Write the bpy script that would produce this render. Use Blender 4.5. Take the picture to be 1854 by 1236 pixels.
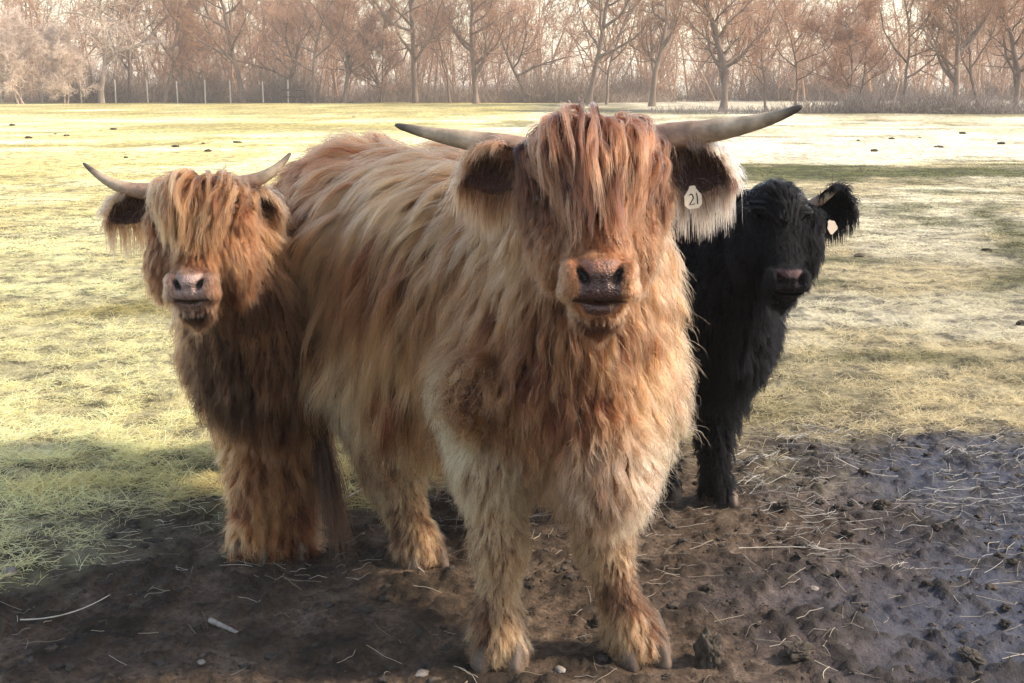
import bpy, bmesh, math, random
import numpy as np
from mathutils import Vector, Matrix, kdtree

# ------------------------------------------------------------------ camera, sky, sun, exposure
for o in list(bpy.data.objects):
    bpy.data.objects.remove(o)
SC = bpy.context.scene
COL = SC.collection
random.seed(11)
rng = np.random.default_rng(11)

CAM_H, FPX = 1.40, 2200.0
PITCH = math.atan(468.0 / FPX)
cam_d = bpy.data.cameras.new('camera')
cam = bpy.data.objects.new('camera', cam_d)
COL.objects.link(cam)
cam.location = (0, 0, CAM_H)
cam.rotation_euler = (math.pi / 2 - PITCH, 0, 0)
cam_d.sensor_width = 36.0
cam_d.lens = 36.0 * FPX / 1854.0
cam_d.clip_start = 0.05
cam_d.clip_end = 3000
SC.camera = cam

SUN_AZ, SUN_EL = math.radians(92), math.radians(39)     # azimuth clockwise from the view direction
to_sun = Vector((math.sin(SUN_AZ) * math.cos(SUN_EL), math.cos(SUN_AZ) * math.cos(SUN_EL), math.sin(SUN_EL)))
W = bpy.data.worlds.new('World')
SC.world = W
W.use_nodes = True
wn = W.node_tree
wn.nodes.clear()
sky = wn.nodes.new('ShaderNodeTexSky')
sky.sky_type = 'NISHITA'
sky.sun_disc = False
sky.sun_elevation = SUN_EL
sky.sun_rotation = SUN_AZ
sky.air_density = 1.0
sky.dust_density = 0.8
sky.ozone_density = 0.4
bg = wn.nodes.new('ShaderNodeBackground')
bg.inputs['Strength'].default_value = 0.15
wo = wn.nodes.new('ShaderNodeOutputWorld')
warm = wn.nodes.new('ShaderNodeMixRGB')          # the warm white balance of the photograph
warm.blend_type = 'MULTIPLY'
warm.inputs[0].default_value = 1.0
warm.inputs[2].default_value = (1.12, 1.0, 0.87, 1)
wn.links.new(sky.outputs[0], warm.inputs[1])
wn.links.new(warm.outputs[0], bg.inputs['Color'])
wn.links.new(bg.outputs[0], wo.inputs['Surface'])

sun_d = bpy.data.lights.new('sun', 'SUN')
sun_d.energy = 2.4
sun_d.angle = math.radians(4.0)
sun_d.color = (1.0, 0.88, 0.72)
sun = bpy.data.objects.new('sun', sun_d)
COL.objects.link(sun)
sun.rotation_euler = (-to_sun).to_track_quat('-Z', 'Y').to_euler()

SC.view_settings.view_transform = 'Standard'
SC.view_settings.look = 'None'
SC.view_settings.exposure = 1.66
SC.view_settings.gamma = 1.0
SC.view_settings.use_curve_mapping = False
SC.render.engine = 'CYCLES'
cy = SC.cycles
cy.use_denoising = True
cy.denoiser = 'OPENIMAGEDENOISE'
cy.max_bounces = 8
cy.diffuse_bounces = 3
cy.glossy_bounces = 4
cy.transmission_bounces = 5
cy.transparent_max_bounces = 4
cy.caustics_reflective = False
cy.caustics_refractive = False
cy.sample_clamp_indirect = 6
SC.cycles_curves.shape = 'RIBBONS'
SC.cycles_curves.subdivisions = 2

# ------------------------------------------------------------------ small helpers
CP, SP = math.cos(PITCH), math.sin(PITCH)


def P(px, py, Y):
    """world point seen at photo pixel (px, py) at forward distance Y"""
    dx, dv = (px - 927.0) / FPX, (618.0 - py) / FPX
    d = np.array([dx, CP + dv * SP, -SP + dv * CP])
    return np.array([0, 0, CAM_H]) + d * (Y / d[1])


def G(px, py):
    """ground point seen at photo pixel (px, py)"""
    dx, dv = (px - 927.0) / FPX, (618.0 - py) / FPX
    d = np.array([dx, CP + dv * SP, -SP + dv * CP])
    return np.array([0, 0, CAM_H]) - d * (CAM_H / d[2])


def nrm(v):
    v = np.asarray(v, float)
    return v / (np.linalg.norm(v, axis=-1, keepdims=True) + 1e-9)


def sm(a, b, x):
    t = np.clip((x - a) / (b - a), 0, 1)
    return t * t * (3 - 2 * t)


def srgb(r, g, b):
    c = np.array([r, g, b], float) / 255.0
    return np.where(c <= 0.04045, c / 12.92, ((c + 0.055) / 1.055) ** 2.4)


_perm = np.random.default_rng(5).random((64, 64, 64)).astype(np.float32)


def vnoise(p):
    """value noise in 0..1 for an (N,3) array"""
    p = np.asarray(p, float)
    i = np.floor(p).astype(int)
    f = p - i
    f = f * f * (3 - 2 * f)
    i0, i1 = i & 63, (i + 1) & 63
    X, Y, Z = (i0[:, 0], i1[:, 0]), (i0[:, 1], i1[:, 1]), (i0[:, 2], i1[:, 2])
    r = 0
    for a in (0, 1):
        wa = f[:, 0] if a else 1 - f[:, 0]
        for b in (0, 1):
            wb = f[:, 1] if b else 1 - f[:, 1]
            for c in (0, 1):
                wc = f[:, 2] if c else 1 - f[:, 2]
                r = r + wa * wb * wc * _perm[X[a], Y[b], Z[c]]
    return r


def fbm(p, o=4, g=0.5):
    p = np.asarray(p, float)
    s, a, t = 0, 1.0, 0
    for k in range(o):
        s = s + a * vnoise(p * (2.03 ** k) + 17.3 * k)
        t += a
        a *= g
    return s / t


def fbm2(x, y, f, o=4, g=0.5, z=0.0):
    return fbm(np.stack([x * f, y * f, np.full_like(x, z)], -1), o, g)


def link(name, data, parent=None):
    o = bpy.data.objects.new(name, data)
    COL.objects.link(o)
    if parent is not None:
        o.parent = parent
    return o


def tag(o, label=None, cat=None, group=None, kind=None):
    if label:
        o['label'] = label
    if cat:
        o['category'] = cat
    if group:
        o['group'] = group
    if kind:
        o['kind'] = kind
    return o


def empty(name, loc, label, cat, group=None, rz=0.0):
    o = link(name, None)
    o.location = loc
    o.rotation_euler = (0, 0, rz)
    o.empty_display_size = 0.1
    return tag(o, label, cat, group)


def mesh_obj(name, verts, faces, mat, parent=None, smooth=True, origin=None):
    """mesh in world coordinates; parent empties have no rotation, so local = world - parent location"""
    v = np.asarray(verts, float)
    if origin is not None:
        v = v - np.asarray(origin)
    me = bpy.data.meshes.new(name)
    if isinstance(faces, np.ndarray):
        nf, k = faces.shape
        me.vertices.add(len(v))
        me.vertices.foreach_set('co', v.astype(np.float32).ravel())
        me.loops.add(nf * k)
        me.loops.foreach_set('vertex_index', faces.astype(np.int32).ravel())
        me.polygons.add(nf)
        me.polygons.foreach_set('loop_start', np.arange(0, nf * k, k, dtype=np.int32))
        me.update(calc_edges=True)
    else:
        me.from_pydata([tuple(q) for q in v], [], faces)
        me.update()
    if smooth:
        me.polygons.foreach_set('use_smooth', [True] * len(me.polygons))
    if mat is not None:
        me.materials.append(mat)
    return link(name, me, parent)


def set_col(me, name, arr):
    a = me.attributes.new(name, 'FLOAT_COLOR', 'POINT')
    arr = np.asarray(arr, np.float32)
    if arr.shape[1] == 3:
        arr = np.concatenate([arr, np.ones((len(arr), 1), np.float32)], 1)
    a.data.foreach_set('color', arr.ravel())


def set_f(me, name, arr):
    a = me.attributes.new(name, 'FLOAT', 'POINT')
    a.data.foreach_set('value', np.asarray(arr, np.float32).ravel())


def curves_obj(name, groups, mat, parent=None, origin=None):
    """groups: list of (pts (N,n,3), radius (N,n), colour (N,n,3))"""
    groups = [g for g in groups if len(g[0])]
    cu = bpy.data.hair_curves.new(name)
    sizes = []
    for g in groups:
        sizes += [g[0].shape[1]] * g[0].shape[0]
    cu.add_curves(sizes)
    pts = np.concatenate([g[0].reshape(-1, 3) for g in groups])
    if origin is not None:
        pts = pts - np.asarray(origin)
    cu.attributes['position'].data.foreach_set('vector', pts.astype(np.float32).ravel())
    rad = np.concatenate([g[1].ravel() for g in groups]).astype(np.float32)
    ra = cu.attributes.get('radius') or cu.attributes.new('radius', 'FLOAT', 'POINT')
    ra.data.foreach_set('value', rad)
    cc = np.concatenate([g[2].reshape(-1, 3) for g in groups]).astype(np.float32)
    ca = cu.attributes.new('tint', 'FLOAT_COLOR', 'POINT')
    ca.data.foreach_set('color', np.concatenate([cc, np.ones((len(cc), 1), np.float32)], 1).ravel())
    cu.materials.append(mat)
    return link(name, cu, parent)


# ------------------------------------------------------------------ materials
def new_mat(name):
    m = bpy.data.materials.new(name)
    m.use_nodes = True
    nt = m.node_tree
    nt.nodes.clear()
    out = nt.nodes.new('ShaderNodeOutputMaterial')
    return m, nt, out


def N(nt, kind, **kw):
    n = nt.nodes.new(kind)
    for k, v in kw.items():
        if k.startswith('i_'):
            n.inputs[k[2:].replace('_', ' ')].default_value = v
        else:
            setattr(n, k, v)
    return n


def hair_mat(name, rough=0.35, radial=0.5, coat=0.0, ior=1.5):
    m, nt, out = new_mat(name)
    a = N(nt, 'ShaderNodeAttribute', attribute_name='tint')
    h = nt.nodes.new('ShaderNodeBsdfHairPrincipled')
    h.model = 'CHIANG'
    h.parametrization = 'COLOR'
    h.inputs['Roughness'].default_value = rough
    h.inputs['Radial Roughness'].default_value = radial
    h.inputs['Coat'].default_value = coat
    h.inputs['IOR'].default_value = ior
    nt.links.new(a.outputs['Color'], h.inputs['Color'])
    nt.links.new(h.outputs[0], out.inputs['Surface'])
    return m


def blade_mat(name, transl=0.35):
    m, nt, out = new_mat(name)
    a = N(nt, 'ShaderNodeAttribute', attribute_name='tint')
    d = nt.nodes.new('ShaderNodeBsdfPrincipled')
    d.inputs['Roughness'].default_value = 0.6
    d.inputs['Specular IOR Level'].default_value = 0.25
    t = nt.nodes.new('ShaderNodeBsdfTranslucent')
    mx = nt.nodes.new('ShaderNodeMixShader')
    mx.inputs[0].default_value = transl
    nt.links.new(a.outputs['Color'], d.inputs['Base Color'])
    nt.links.new(a.outputs['Color'], t.inputs['Color'])
    nt.links.new(d.outputs[0], mx.inputs[1])
    nt.links.new(t.outputs[0], mx.inputs[2])
    nt.links.new(mx.outputs[0], out.inputs['Surface'])
    return m


def surf_mat(name, c1, c2, scale=8.0, rough=0.8, bump=0.3, bscale=None, stretch=(1, 1, 1), dist=0.01, spec=0.3, detail=6, attr=None):
    m, nt, out = new_mat(name)
    tc = nt.nodes.new('ShaderNodeTexCoord')
    mp = nt.nodes.new('ShaderNodeMapping')
    mp.inputs['Scale'].default_value = stretch
    nt.links.new(tc.outputs['Object'], mp.inputs['Vector'])
    n1 = N(nt, 'ShaderNodeTexNoise', i_Scale=scale, i_Detail=detail, i_Roughness=0.65)
    nt.links.new(mp.outputs[0], n1.inputs['Vector'])
    cr = nt.nodes.new('ShaderNodeValToRGB')
    cr.color_ramp.elements[0].position = 0.3
    cr.color_ramp.elements[1].position = 0.7
    cr.color_ramp.elements[0].color = (*c1, 1)
    cr.color_ramp.elements[1].color = (*c2, 1)
    nt.links.new(n1.outputs['Fac'], cr.inputs[0])
    b = nt.nodes.new('ShaderNodeBsdfPrincipled')
    b.inputs['Roughness'].default_value = rough
    b.inputs['Specular IOR Level'].default_value = spec
    if attr:
        at = N(nt, 'ShaderNodeAttribute', attribute_name=attr)
        ml = N(nt, 'ShaderNodeMixRGB', blend_type='MULTIPLY')
        ml.inputs[0].default_value = 1.0
        nt.links.new(at.outputs['Color'], ml.inputs[1])
        nt.links.new(cr.outputs[0], ml.inputs[2])
        nt.links.new(ml.outputs[0], b.inputs['Base Color'])
    else:
        nt.links.new(cr.outputs[0], b.inputs['Base Color'])
    n2 = N(nt, 'ShaderNodeTexNoise', i_Scale=bscale or scale * 3, i_Detail=6.0, i_Roughness=0.7)
    nt.links.new(mp.outputs[0], n2.inputs['Vector'])
    bp = N(nt, 'ShaderNodeBump', i_Strength=bump, i_Distance=dist)
    nt.links.new(n2.outputs['Fac'], bp.inputs['Height'])
    nt.links.new(bp.outputs[0], b.inputs['Normal'])
    nt.links.new(b.outputs[0], out.inputs['Surface'])
    return m


def skin_mat(name, spec=0.5):
    m, nt, out = new_mat(name)
    a = N(nt, 'ShaderNodeAttribute', attribute_name='tint')
    g = N(nt, 'ShaderNodeAttribute', attribute_name='gloss')
    tc = nt.nodes.new('ShaderNodeTexCoord')
    n1 = N(nt, 'ShaderNodeTexNoise', i_Scale=170.0, i_Detail=4.0, i_Roughness=0.6)
    n3 = N(nt, 'ShaderNodeTexNoise', i_Scale=45.0, i_Detail=4.0, i_Roughness=0.6)
    nt.links.new(tc.outputs['Object'], n1.inputs['Vector'])
    nt.links.new(tc.outputs['Object'], n3.inputs['Vector'])
    mr = N(nt, 'ShaderNodeMapRange')
    mr.inputs['From Min'].default_value = 0.3
    mr.inputs['From Max'].default_value = 0.7
    mr.inputs['To Min'].default_value = 0.55
    mr.inputs['To Max'].default_value = 1.45
    nt.links.new(n3.outputs['Fac'], mr.inputs['Value'])
    hs = nt.nodes.new('ShaderNodeHueSaturation')
    nt.links.new(a.outputs['Color'], hs.inputs['Color'])
    nt.links.new(mr.outputs[0], hs.inputs['Value'])
    b = nt.nodes.new('ShaderNodeBsdfPrincipled')
    b.inputs['Specular IOR Level'].default_value = spec
    nt.links.new(hs.outputs[0], b.inputs['Base Color'])
    r = N(nt, 'ShaderNodeMath', operation='MULTIPLY_ADD')
    r.inputs[1].default_value = -0.5
    r.inputs[2].default_value = 0.85
    nt.links.new(g.outputs['Fac'], r.inputs[0])
    nt.links.new(r.outputs[0], b.inputs['Roughness'])
    vo = N(nt, 'ShaderNodeTexVoronoi', i_Scale=210.0)
    nt.links.new(tc.outputs['Object'], vo.inputs['Vector'])
    ad = N(nt, 'ShaderNodeMath', operation='ADD')
    nt.links.new(n1.outputs['Fac'], ad.inputs[0])
    nt.links.new(vo.outputs['Distance'], ad.inputs[1])
    bp = N(nt, 'ShaderNodeBump', i_Strength=0.75, i_Distance=0.003)
    nt.links.new(ad.outputs[0], bp.inputs['Height'])
    nt.links.new(bp.outputs[0], b.inputs['Normal'])
    nt.links.new(b.outputs[0], out.inputs['Surface'])
    return m


M_fur = hair_mat('ginger_fur', 0.45, 0.55, 0.0, 1.30)
M_black = hair_mat('black_fur', 0.55, 0.7, 0.0, 1.16)
M_skin = skin_mat('cattle_hide')
M_skin_black = skin_mat('black_hide', 0.10)
M_grass = blade_mat('grass_blades', 0.4)
M_straw = blade_mat('dry_straw', 0.15)
M_twig = blade_mat('twig_bark', 0.0)
M_bark = surf_mat('tree_bark', (0.10, 0.068, 0.05), (0.27, 0.195, 0.145), 3.0, 0.9, 0.6, 9.0, (1, 1, 0.25), 0.05)
M_bark_pale = surf_mat('pale_bark', (0.24, 0.18, 0.14), (0.55, 0.44, 0.36), 3.0, 0.9, 0.6, 9.0, (1, 1, 0.25), 0.05)
M_post = surf_mat('weathered_post', (0.32, 0.28, 0.22), (0.60, 0.53, 0.44), 6.0, 0.9, 0.4, 20.0, (1, 1, 0.1))
M_wire = surf_mat('fence_wire', (0.18, 0.17, 0.16), (0.28, 0.27, 0.25), 20.0, 0.5, 0.1)
M_rust = surf_mat('dark_steel', (0.03, 0.025, 0.022), (0.09, 0.06, 0.05), 12.0, 0.7, 0.2)
M_horn = surf_mat('tan_horn', (0.45, 0.42, 0.40), (1.0, 1.0, 1.0), 26.0, 0.55, 0.7, 70.0, (1, 1, 1), 0.003, 0.35, 8, 'tint')
M_hoof = surf_mat('horny_hoof', (0.018, 0.013, 0.010), (0.17, 0.115, 0.08), 22.0, 0.6, 0.5, 60.0, (1, 1, 1), 0.003)
M_tag = surf_mat('cream_tag', (0.34, 0.275, 0.205), (0.50, 0.42, 0.33), 15.0, 0.45, 0.1)
M_ink = surf_mat('black_marker_ink', (0.012, 0.01, 0.01), (0.03, 0.025, 0.022), 40.0, 0.6, 0.05)
M_clod = surf_mat('clod_earth', (0.022, 0.017, 0.013), (0.085, 0.066, 0.05), 28.0, 0.95, 0.9, 90.0, (1, 1, 1), 0.006)
M_stone = surf_mat('pale_stone', (0.10, 0.08, 0.066), (0.30, 0.255, 0.215), 40.0, 0.85, 0.5, 120.0, (1, 1, 1), 0.003)
M_dung = surf_mat('dry_dung', (0.03, 0.023, 0.014), (0.085, 0.065, 0.038), 14.0, 0.95, 0.9, 40.0, (1, 1, 1), 0.01)
M_eye = surf_mat('dark_eye', (0.008, 0.006, 0.005), (0.02, 0.013, 0.01), 20.0, 0.12, 0.0, spec=0.6)

# ------------------------------------------------------------------ ground, one sheet to the horizon
HOOVES = []          # (x, y) of every hoof, filled here so that the ground is flat under them


def hoof_at(px, py):
    g = G(px, py)
    HOOVES.append((g[0], g[1]))
    return g


A_FR = hoof_at(905, 1196)
A_FL = hoof_at(1160, 1188)
A_HR = hoof_at(765, 1018)
A_HL = np.array([-0.04, 3.66, 0.0]); HOOVES.append((-0.04, 3.66))
B_FR = hoof_at(462, 1003)
B_FL = hoof_at(526, 1000)
B_HR = np.array([-0.98, 4.30, 0.0]); HOOVES.append((-0.98, 4.30))
B_HL = np.array([-0.80, 4.42, 0.0]); HOOVES.append((-0.80, 4.42))
C_FL = hoof_at(1302, 912)
C_FR = np.array([0.52, 3.98, 0.0]); HOOVES.append((0.52, 3.98))
C_HR = np.array([0.30, 4.75, 0.0]); HOOVES.append((0.30, 4.75))
C_HL = np.array([0.58, 4.80, 0.0]); HOOVES.append((0.58, 4.80))


def mud_mask(x, y):
    yb = np.interp(x, [-2.6, -1.5, -0.95, -0.5, 0.1, 0.7, 1.2, 2.2, 4.0],
                   [3.45, 3.55, 3.75, 4.05, 4.35, 4.45, 4.55, 4.75, 4.9])
    n = fbm2(x, y, 2.1, 4) - 0.5
    n2 = fbm2(x, y, 9.0, 3, z=4.0) - 0.5
    return 1 - sm(-0.35, 0.45, y - yb + n * 1.5 + n2 * 0.5)


DARKMAP = [None]      # where the last ground_h call raised clods


def ground_h(x, y, m=None):
    if m is None:
        m = mud_mask(x, y)
    near = 1 - sm(8, 18, y)
    h = (fbm2(x, y, 0.35, 3, z=9.0) - 0.5) * 0.10 * sm(4.5, 12, y)
    a = fbm2(x, y * 1.15, 6.0, 4, 0.55) - 0.5
    b = np.abs(fbm2(x + 3.1, y, 13.0, 4, 0.55, 2.0) - 0.5) * 2
    wx, wy = x + (fbm2(x, y, 7.0, 2, z=13.0) - 0.5) * 0.16, y + (fbm2(x, y, 7.0, 2, z=14.0) - 0.5) * 0.16
    c = sm(0.54, 0.66, fbm2(wx + 1.7, wy * 1.1, 11.0, 4, 0.62, 5.0))
    e = sm(0.56, 0.70, fbm2(x, y, 34.0, 3, 0.55, 8.0))
    patch = sm(0.35, 0.6, fbm2(x, y, 1.6, 3, z=21.0))
    h = h + m * near * (a * 0.036 + (0.5 - b) * 0.014 + c * 0.012 * patch + e * 0.013 + (fbm2(x, y, 62.0, 2, z=11.0) - 0.5) * 0.010)
    DARKMAP[0] = np.clip(c * (0.25 + 0.75 * patch) + 0.7 * e, 0, 1)
    h = h + (1 - m) * near * (a * 0.045 + c * 0.012)
    k = np.ones_like(h)
    for hx, hy in HOOVES:
        k = k * (1 - np.exp(-((x - hx) ** 2 + (y - hy) ** 2) / 0.085 ** 2))
    return h * k


def axis(lo, hi, step, far_lo, far_hi, g=1.06):
    a = list(np.arange(lo, hi, step))
    s = step
    while a[-1] < far_hi:
        s *= g
        a.append(a[-1] + s)
    s = step
    b = [lo]
    while b[-1] > far_lo:
        s *= g
        b.append(b[-1] - s)
    return np.array(b[:0:-1] + a)


gx = axis(-1.9, 2.2, 0.011, -420, 420, 1.05)
gy = axis(2.2, 5.2, 0.011, -6.0, 900, 1.035)
GX, GY = np.meshgrid(gx, gy, indexing='ij')
fx, fy = GX.ravel(), GY.ravel()
MUD = mud_mask(fx, fy)
GZ = ground_h(fx, fy, MUD)
CLODS = DARKMAP[0]
nx_, ny_ = len(gx), len(gy)
idx = np.arange(nx_ * ny_).reshape(nx_, ny_)
quads = np.stack([idx[:-1, :-1], idx[1:, :-1], idx[1:, 1:], idx[:-1, 1:]], -1).reshape(-1, 4)


def band(v, a, b, w):
    return sm(a - w, a + w, v) * (1 - sm(b - w, b + w, v))


def field_maps(x, y):
    """0..1 maps over the pasture: green (olive strips), pale (bleached, dry) and left (yellower sward)"""
    n = fbm2(x, y, 0.22, 4, z=31.0)
    n2 = fbm2(x, y * 2.2, 0.9, 4, z=33.0)
    left = 1 - sm(-2.0, 1.5, x - 0.02 * y + (n - 0.5) * 3)
    green = sm(0.54, 0.70, 0.55 * n2 + 0.45 * n)
    yr = y + (n2 - 0.5) * 3.5
    green = np.maximum(green * 0.8, band(yr, 17.5, 21.0, 0.8) * sm(2.0, 4.0, x + (n - .5) * 2))
    green = np.maximum(green, 0.8 * band(yr, 36, 44, 2.5) * (1 - sm(-4, 0, x)) * sm(-15, -11, x))
    green = np.maximum(green, 0.75 * sm(44, 60, y + (n - .5) * 20) * sm(0.35, 0.55, n + 0.1))
    wx = 3.95 + 0.22 * np.sin(y * 0.8) + (n2 - 0.5) * 0.7
    green = np.maximum(green, 0.9 * np.exp(-((x - wx - (y - 9.5) * 0.40) / 0.28) ** 2) * band(y, 8.0, 14.5, 0.8))
    pale = sm(0.40, 0.56, fbm2(x, y * 1.6, 0.5, 4, z=37.0))
    pale = np.maximum(pale, band(yr, 22.5, 34, 1.5) * sm(0, 2, x))
    pale = np.maximum(pale, sm(62, 66, y) * sm(5, 9, x))
    green = green * (1 - sm(60, 64, y) * sm(5, 9, x))
    return green, pale, left


GREEN, PALE, LEFT = field_maps(fx, fy)
NEARN = fbm2(fx, fy, 1.3, 4, z=41.0)


def sward(green, pale, left, tone):
    """blade colour for a patch"""
    g, p, l, t = [np.asarray(v)[:, None] for v in (green, pale, left, tone)]
    olive = np.array([0.080, 0.082, 0.021]) * (1 - l) + np.array([0.31, 0.25, 0.070]) * l
    straw = np.array([0.64, 0.52, 0.31]) * (1 - l) + np.array([0.70, 0.58, 0.26]) * l
    blea = np.array([0.80, 0.70, 0.50]) * (1 - l) + np.array([0.86, 0.76, 0.42]) * l
    c = straw * (1 - p) + blea * p
    c = c * (1 - g) + olive * g
    return np.clip(c * (0.45 + 1.1 * t), 0, 0.9)


base = sward(GREEN * 0.9 + 0.1, PALE, LEFT, NEARN)
far_sward = sm(7, 26, fy)[:, None]  # full sward colour far off, soil colour mixed in near the camera
soil = np.array([0.085, 0.072, 0.036])
base = base * (1 - 0.35 * (sm(56, 64, fy) * sm(3, 7, fx))[:, None])
base = base * far_sward + (0.35 * base + 0.65 * soil) * (1 - far_sward)
wet = MUD * sm(0.55, 1.6, fx + (NEARN - 0.5) * 1.2) * (1 - sm(4.6, 5.4, fy))
woods_floor = sm(89, 92, fy + 0 * fx)[:, None] * (1 - sm(4, 9, fx))[:, None]
base = base * (1 - woods_floor) + np.array([0.10, 0.075, 0.05]) * woods_floor

gm, nt, out = new_mat('pasture_and_mud')
tc = nt.nodes.new('ShaderNodeTexCoord')
a1 = N(nt, 'ShaderNodeAttribute', attribute_name='tint')
a2 = N(nt, 'ShaderNodeAttribute', attribute_name='mud')
a3 = N(nt, 'ShaderNodeAttribute', attribute_name='wet')
# grass side: streaks and specks
ng = N(nt, 'ShaderNodeTexNoise', i_Scale=5.0, i_Detail=9.0, i_Roughness=0.72)
nt.links.new(tc.outputs['Object'], ng.inputs['Vector'])
mg = N(nt, 'ShaderNodeMapRange')
mg.inputs['From Min'].default_value = 0.40
mg.inputs['From Max'].default_value = 0.60
mg.inputs['To Min'].default_value = 0.30
mg.inputs['To Max'].default_value = 1.45
nt.links.new(ng.outputs['Fac'], mg.inputs['Value'])
hg = nt.nodes.new('ShaderNodeHueSaturation')
nt.links.new(a1.outputs['Color'], hg.inputs['Color'])
nt.links.new(mg.outputs[0], hg.inputs['Value'])
# mud side
nm = N(nt, 'ShaderNodeTexNoise', i_Scale=3.2, i_Detail=8.0, i_Roughness=0.68)
nt.links.new(tc.outputs['Object'], nm.inputs['Vector'])
rm = nt.nodes.new('ShaderNodeValToRGB')
e = rm.color_ramp.elements
e[0].position, e[0].color = 0.34, (0.020, 0.014, 0.009, 1)
e[1].position, e[1].color = 0.70, (0.160, 0.114, 0.080, 1)
e2 = rm.color_ramp.elements.new(0.5)
e2.color = (0.070, 0.047, 0.031, 1)
nt.links.new(nm.outputs['Fac'], rm.inputs[0])
nf = N(nt, 'ShaderNodeTexNoise', i_Scale=60.0, i_Detail=5.0, i_Roughness=0.7)
nt.links.new(tc.outputs['Object'], nf.inputs['Vector'])
mf = N(nt, 'ShaderNodeMapRange')
mf.inputs['From Min'].default_value = 0.3
mf.inputs['From Max'].default_value = 0.7
mf.inputs['To Min'].default_value = 0.38
mf.inputs['To Max'].default_value = 1.65
nt.links.new(nf.outputs['Fac'], mf.inputs['Value'])
hm = nt.nodes.new('ShaderNodeHueSaturation')
nt.links.new(rm.outputs[0], hm.inputs['Color'])
nt.links.new(mf.outputs[0], hm.inputs['Value'])
a4 = N(nt, 'ShaderNodeAttribute', attribute_name='clods')
md = N(nt, 'ShaderNodeMixRGB', blend_type='MIX')           # crumbled clods are dark earth, the silt between is pale
md.inputs[2].default_value = (0.022, 0.016, 0.011, 1)
mdf = N(nt, 'ShaderNodeMath', operation='MULTIPLY')
mdf.inputs[1].default_value = 0.78
nt.links.new(a4.outputs['Fac'], mdf.inputs[0])
# wet grey-blue silt
mw = N(nt, 'ShaderNodeMixRGB', blend_type='MIX')
mw.inputs[2].default_value = (0.044, 0.048, 0.068, 1)
wf = N(nt, 'ShaderNodeMath', operation='MULTIPLY')
wf.inputs[1].default_value = 0.9
nt.links.new(a3.outputs['Fac'], wf.inputs[0])
nt.links.new(wf.outputs[0], mw.inputs[0])
nt.links.new(hm.outputs[0], mw.inputs[1])
mix = N(nt, 'ShaderNodeMixRGB', blend_type='MIX')
nt.links.new(a2.outputs['Fac'], mix.inputs[0])
nt.links.new(hg.outputs[0], mix.inputs[1])
nt.links.new(md.outputs[0], mix.inputs[2])
b = nt.nodes.new('ShaderNodeBsdfPrincipled')
nt.links.new(mix.outputs[0], b.inputs['Base Color'])
nt.links.new(mdf.outputs[0], md.inputs[0])
nt.links.new(mw.outputs[0], md.inputs[1])
rr = N(nt, 'ShaderNodeMath', operation='MULTIPLY_ADD')
rr.inputs[1].default_value = -0.30
rr.inputs[2].default_value = 0.92
nt.links.new(a3.outputs['Fac'], rr.inputs[0])
nt.links.new(rr.outputs[0], b.inputs['Roughness'])
b.inputs['Specular IOR Level'].default_value = 0.18
bp = N(nt, 'ShaderNodeBump', i_Strength=1.0, i_Distance=0.012)
nt.links.new(nf.outputs['Fac'], bp.inputs['Height'])
nt.links.new(bp.outputs[0], b.inputs['Normal'])
nt.links.new(b.outputs[0], out.inputs['Surface'])

ground = mesh_obj('ground', np.stack([fx, fy, GZ], -1), quads, gm)
tag(ground, kind='structure', label='muddy yard corner running into a dry yellow pasture', cat='ground')
set_col(ground.data, 'tint', base)
set_f(ground.data, 'mud', MUD * (1 - sm(20, 30, fy)))
set_f(ground.data, 'wet', wet)
set_f(ground.data, 'clods', CLODS)

# ------------------------------------------------------------------ cattle: distance field, one continuous skin, combed fur
def smin(a, b, k):
    h = np.maximum(k - np.abs(a - b), 0) / k
    return np.minimum(a, b) - h * h * k * 0.25


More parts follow.
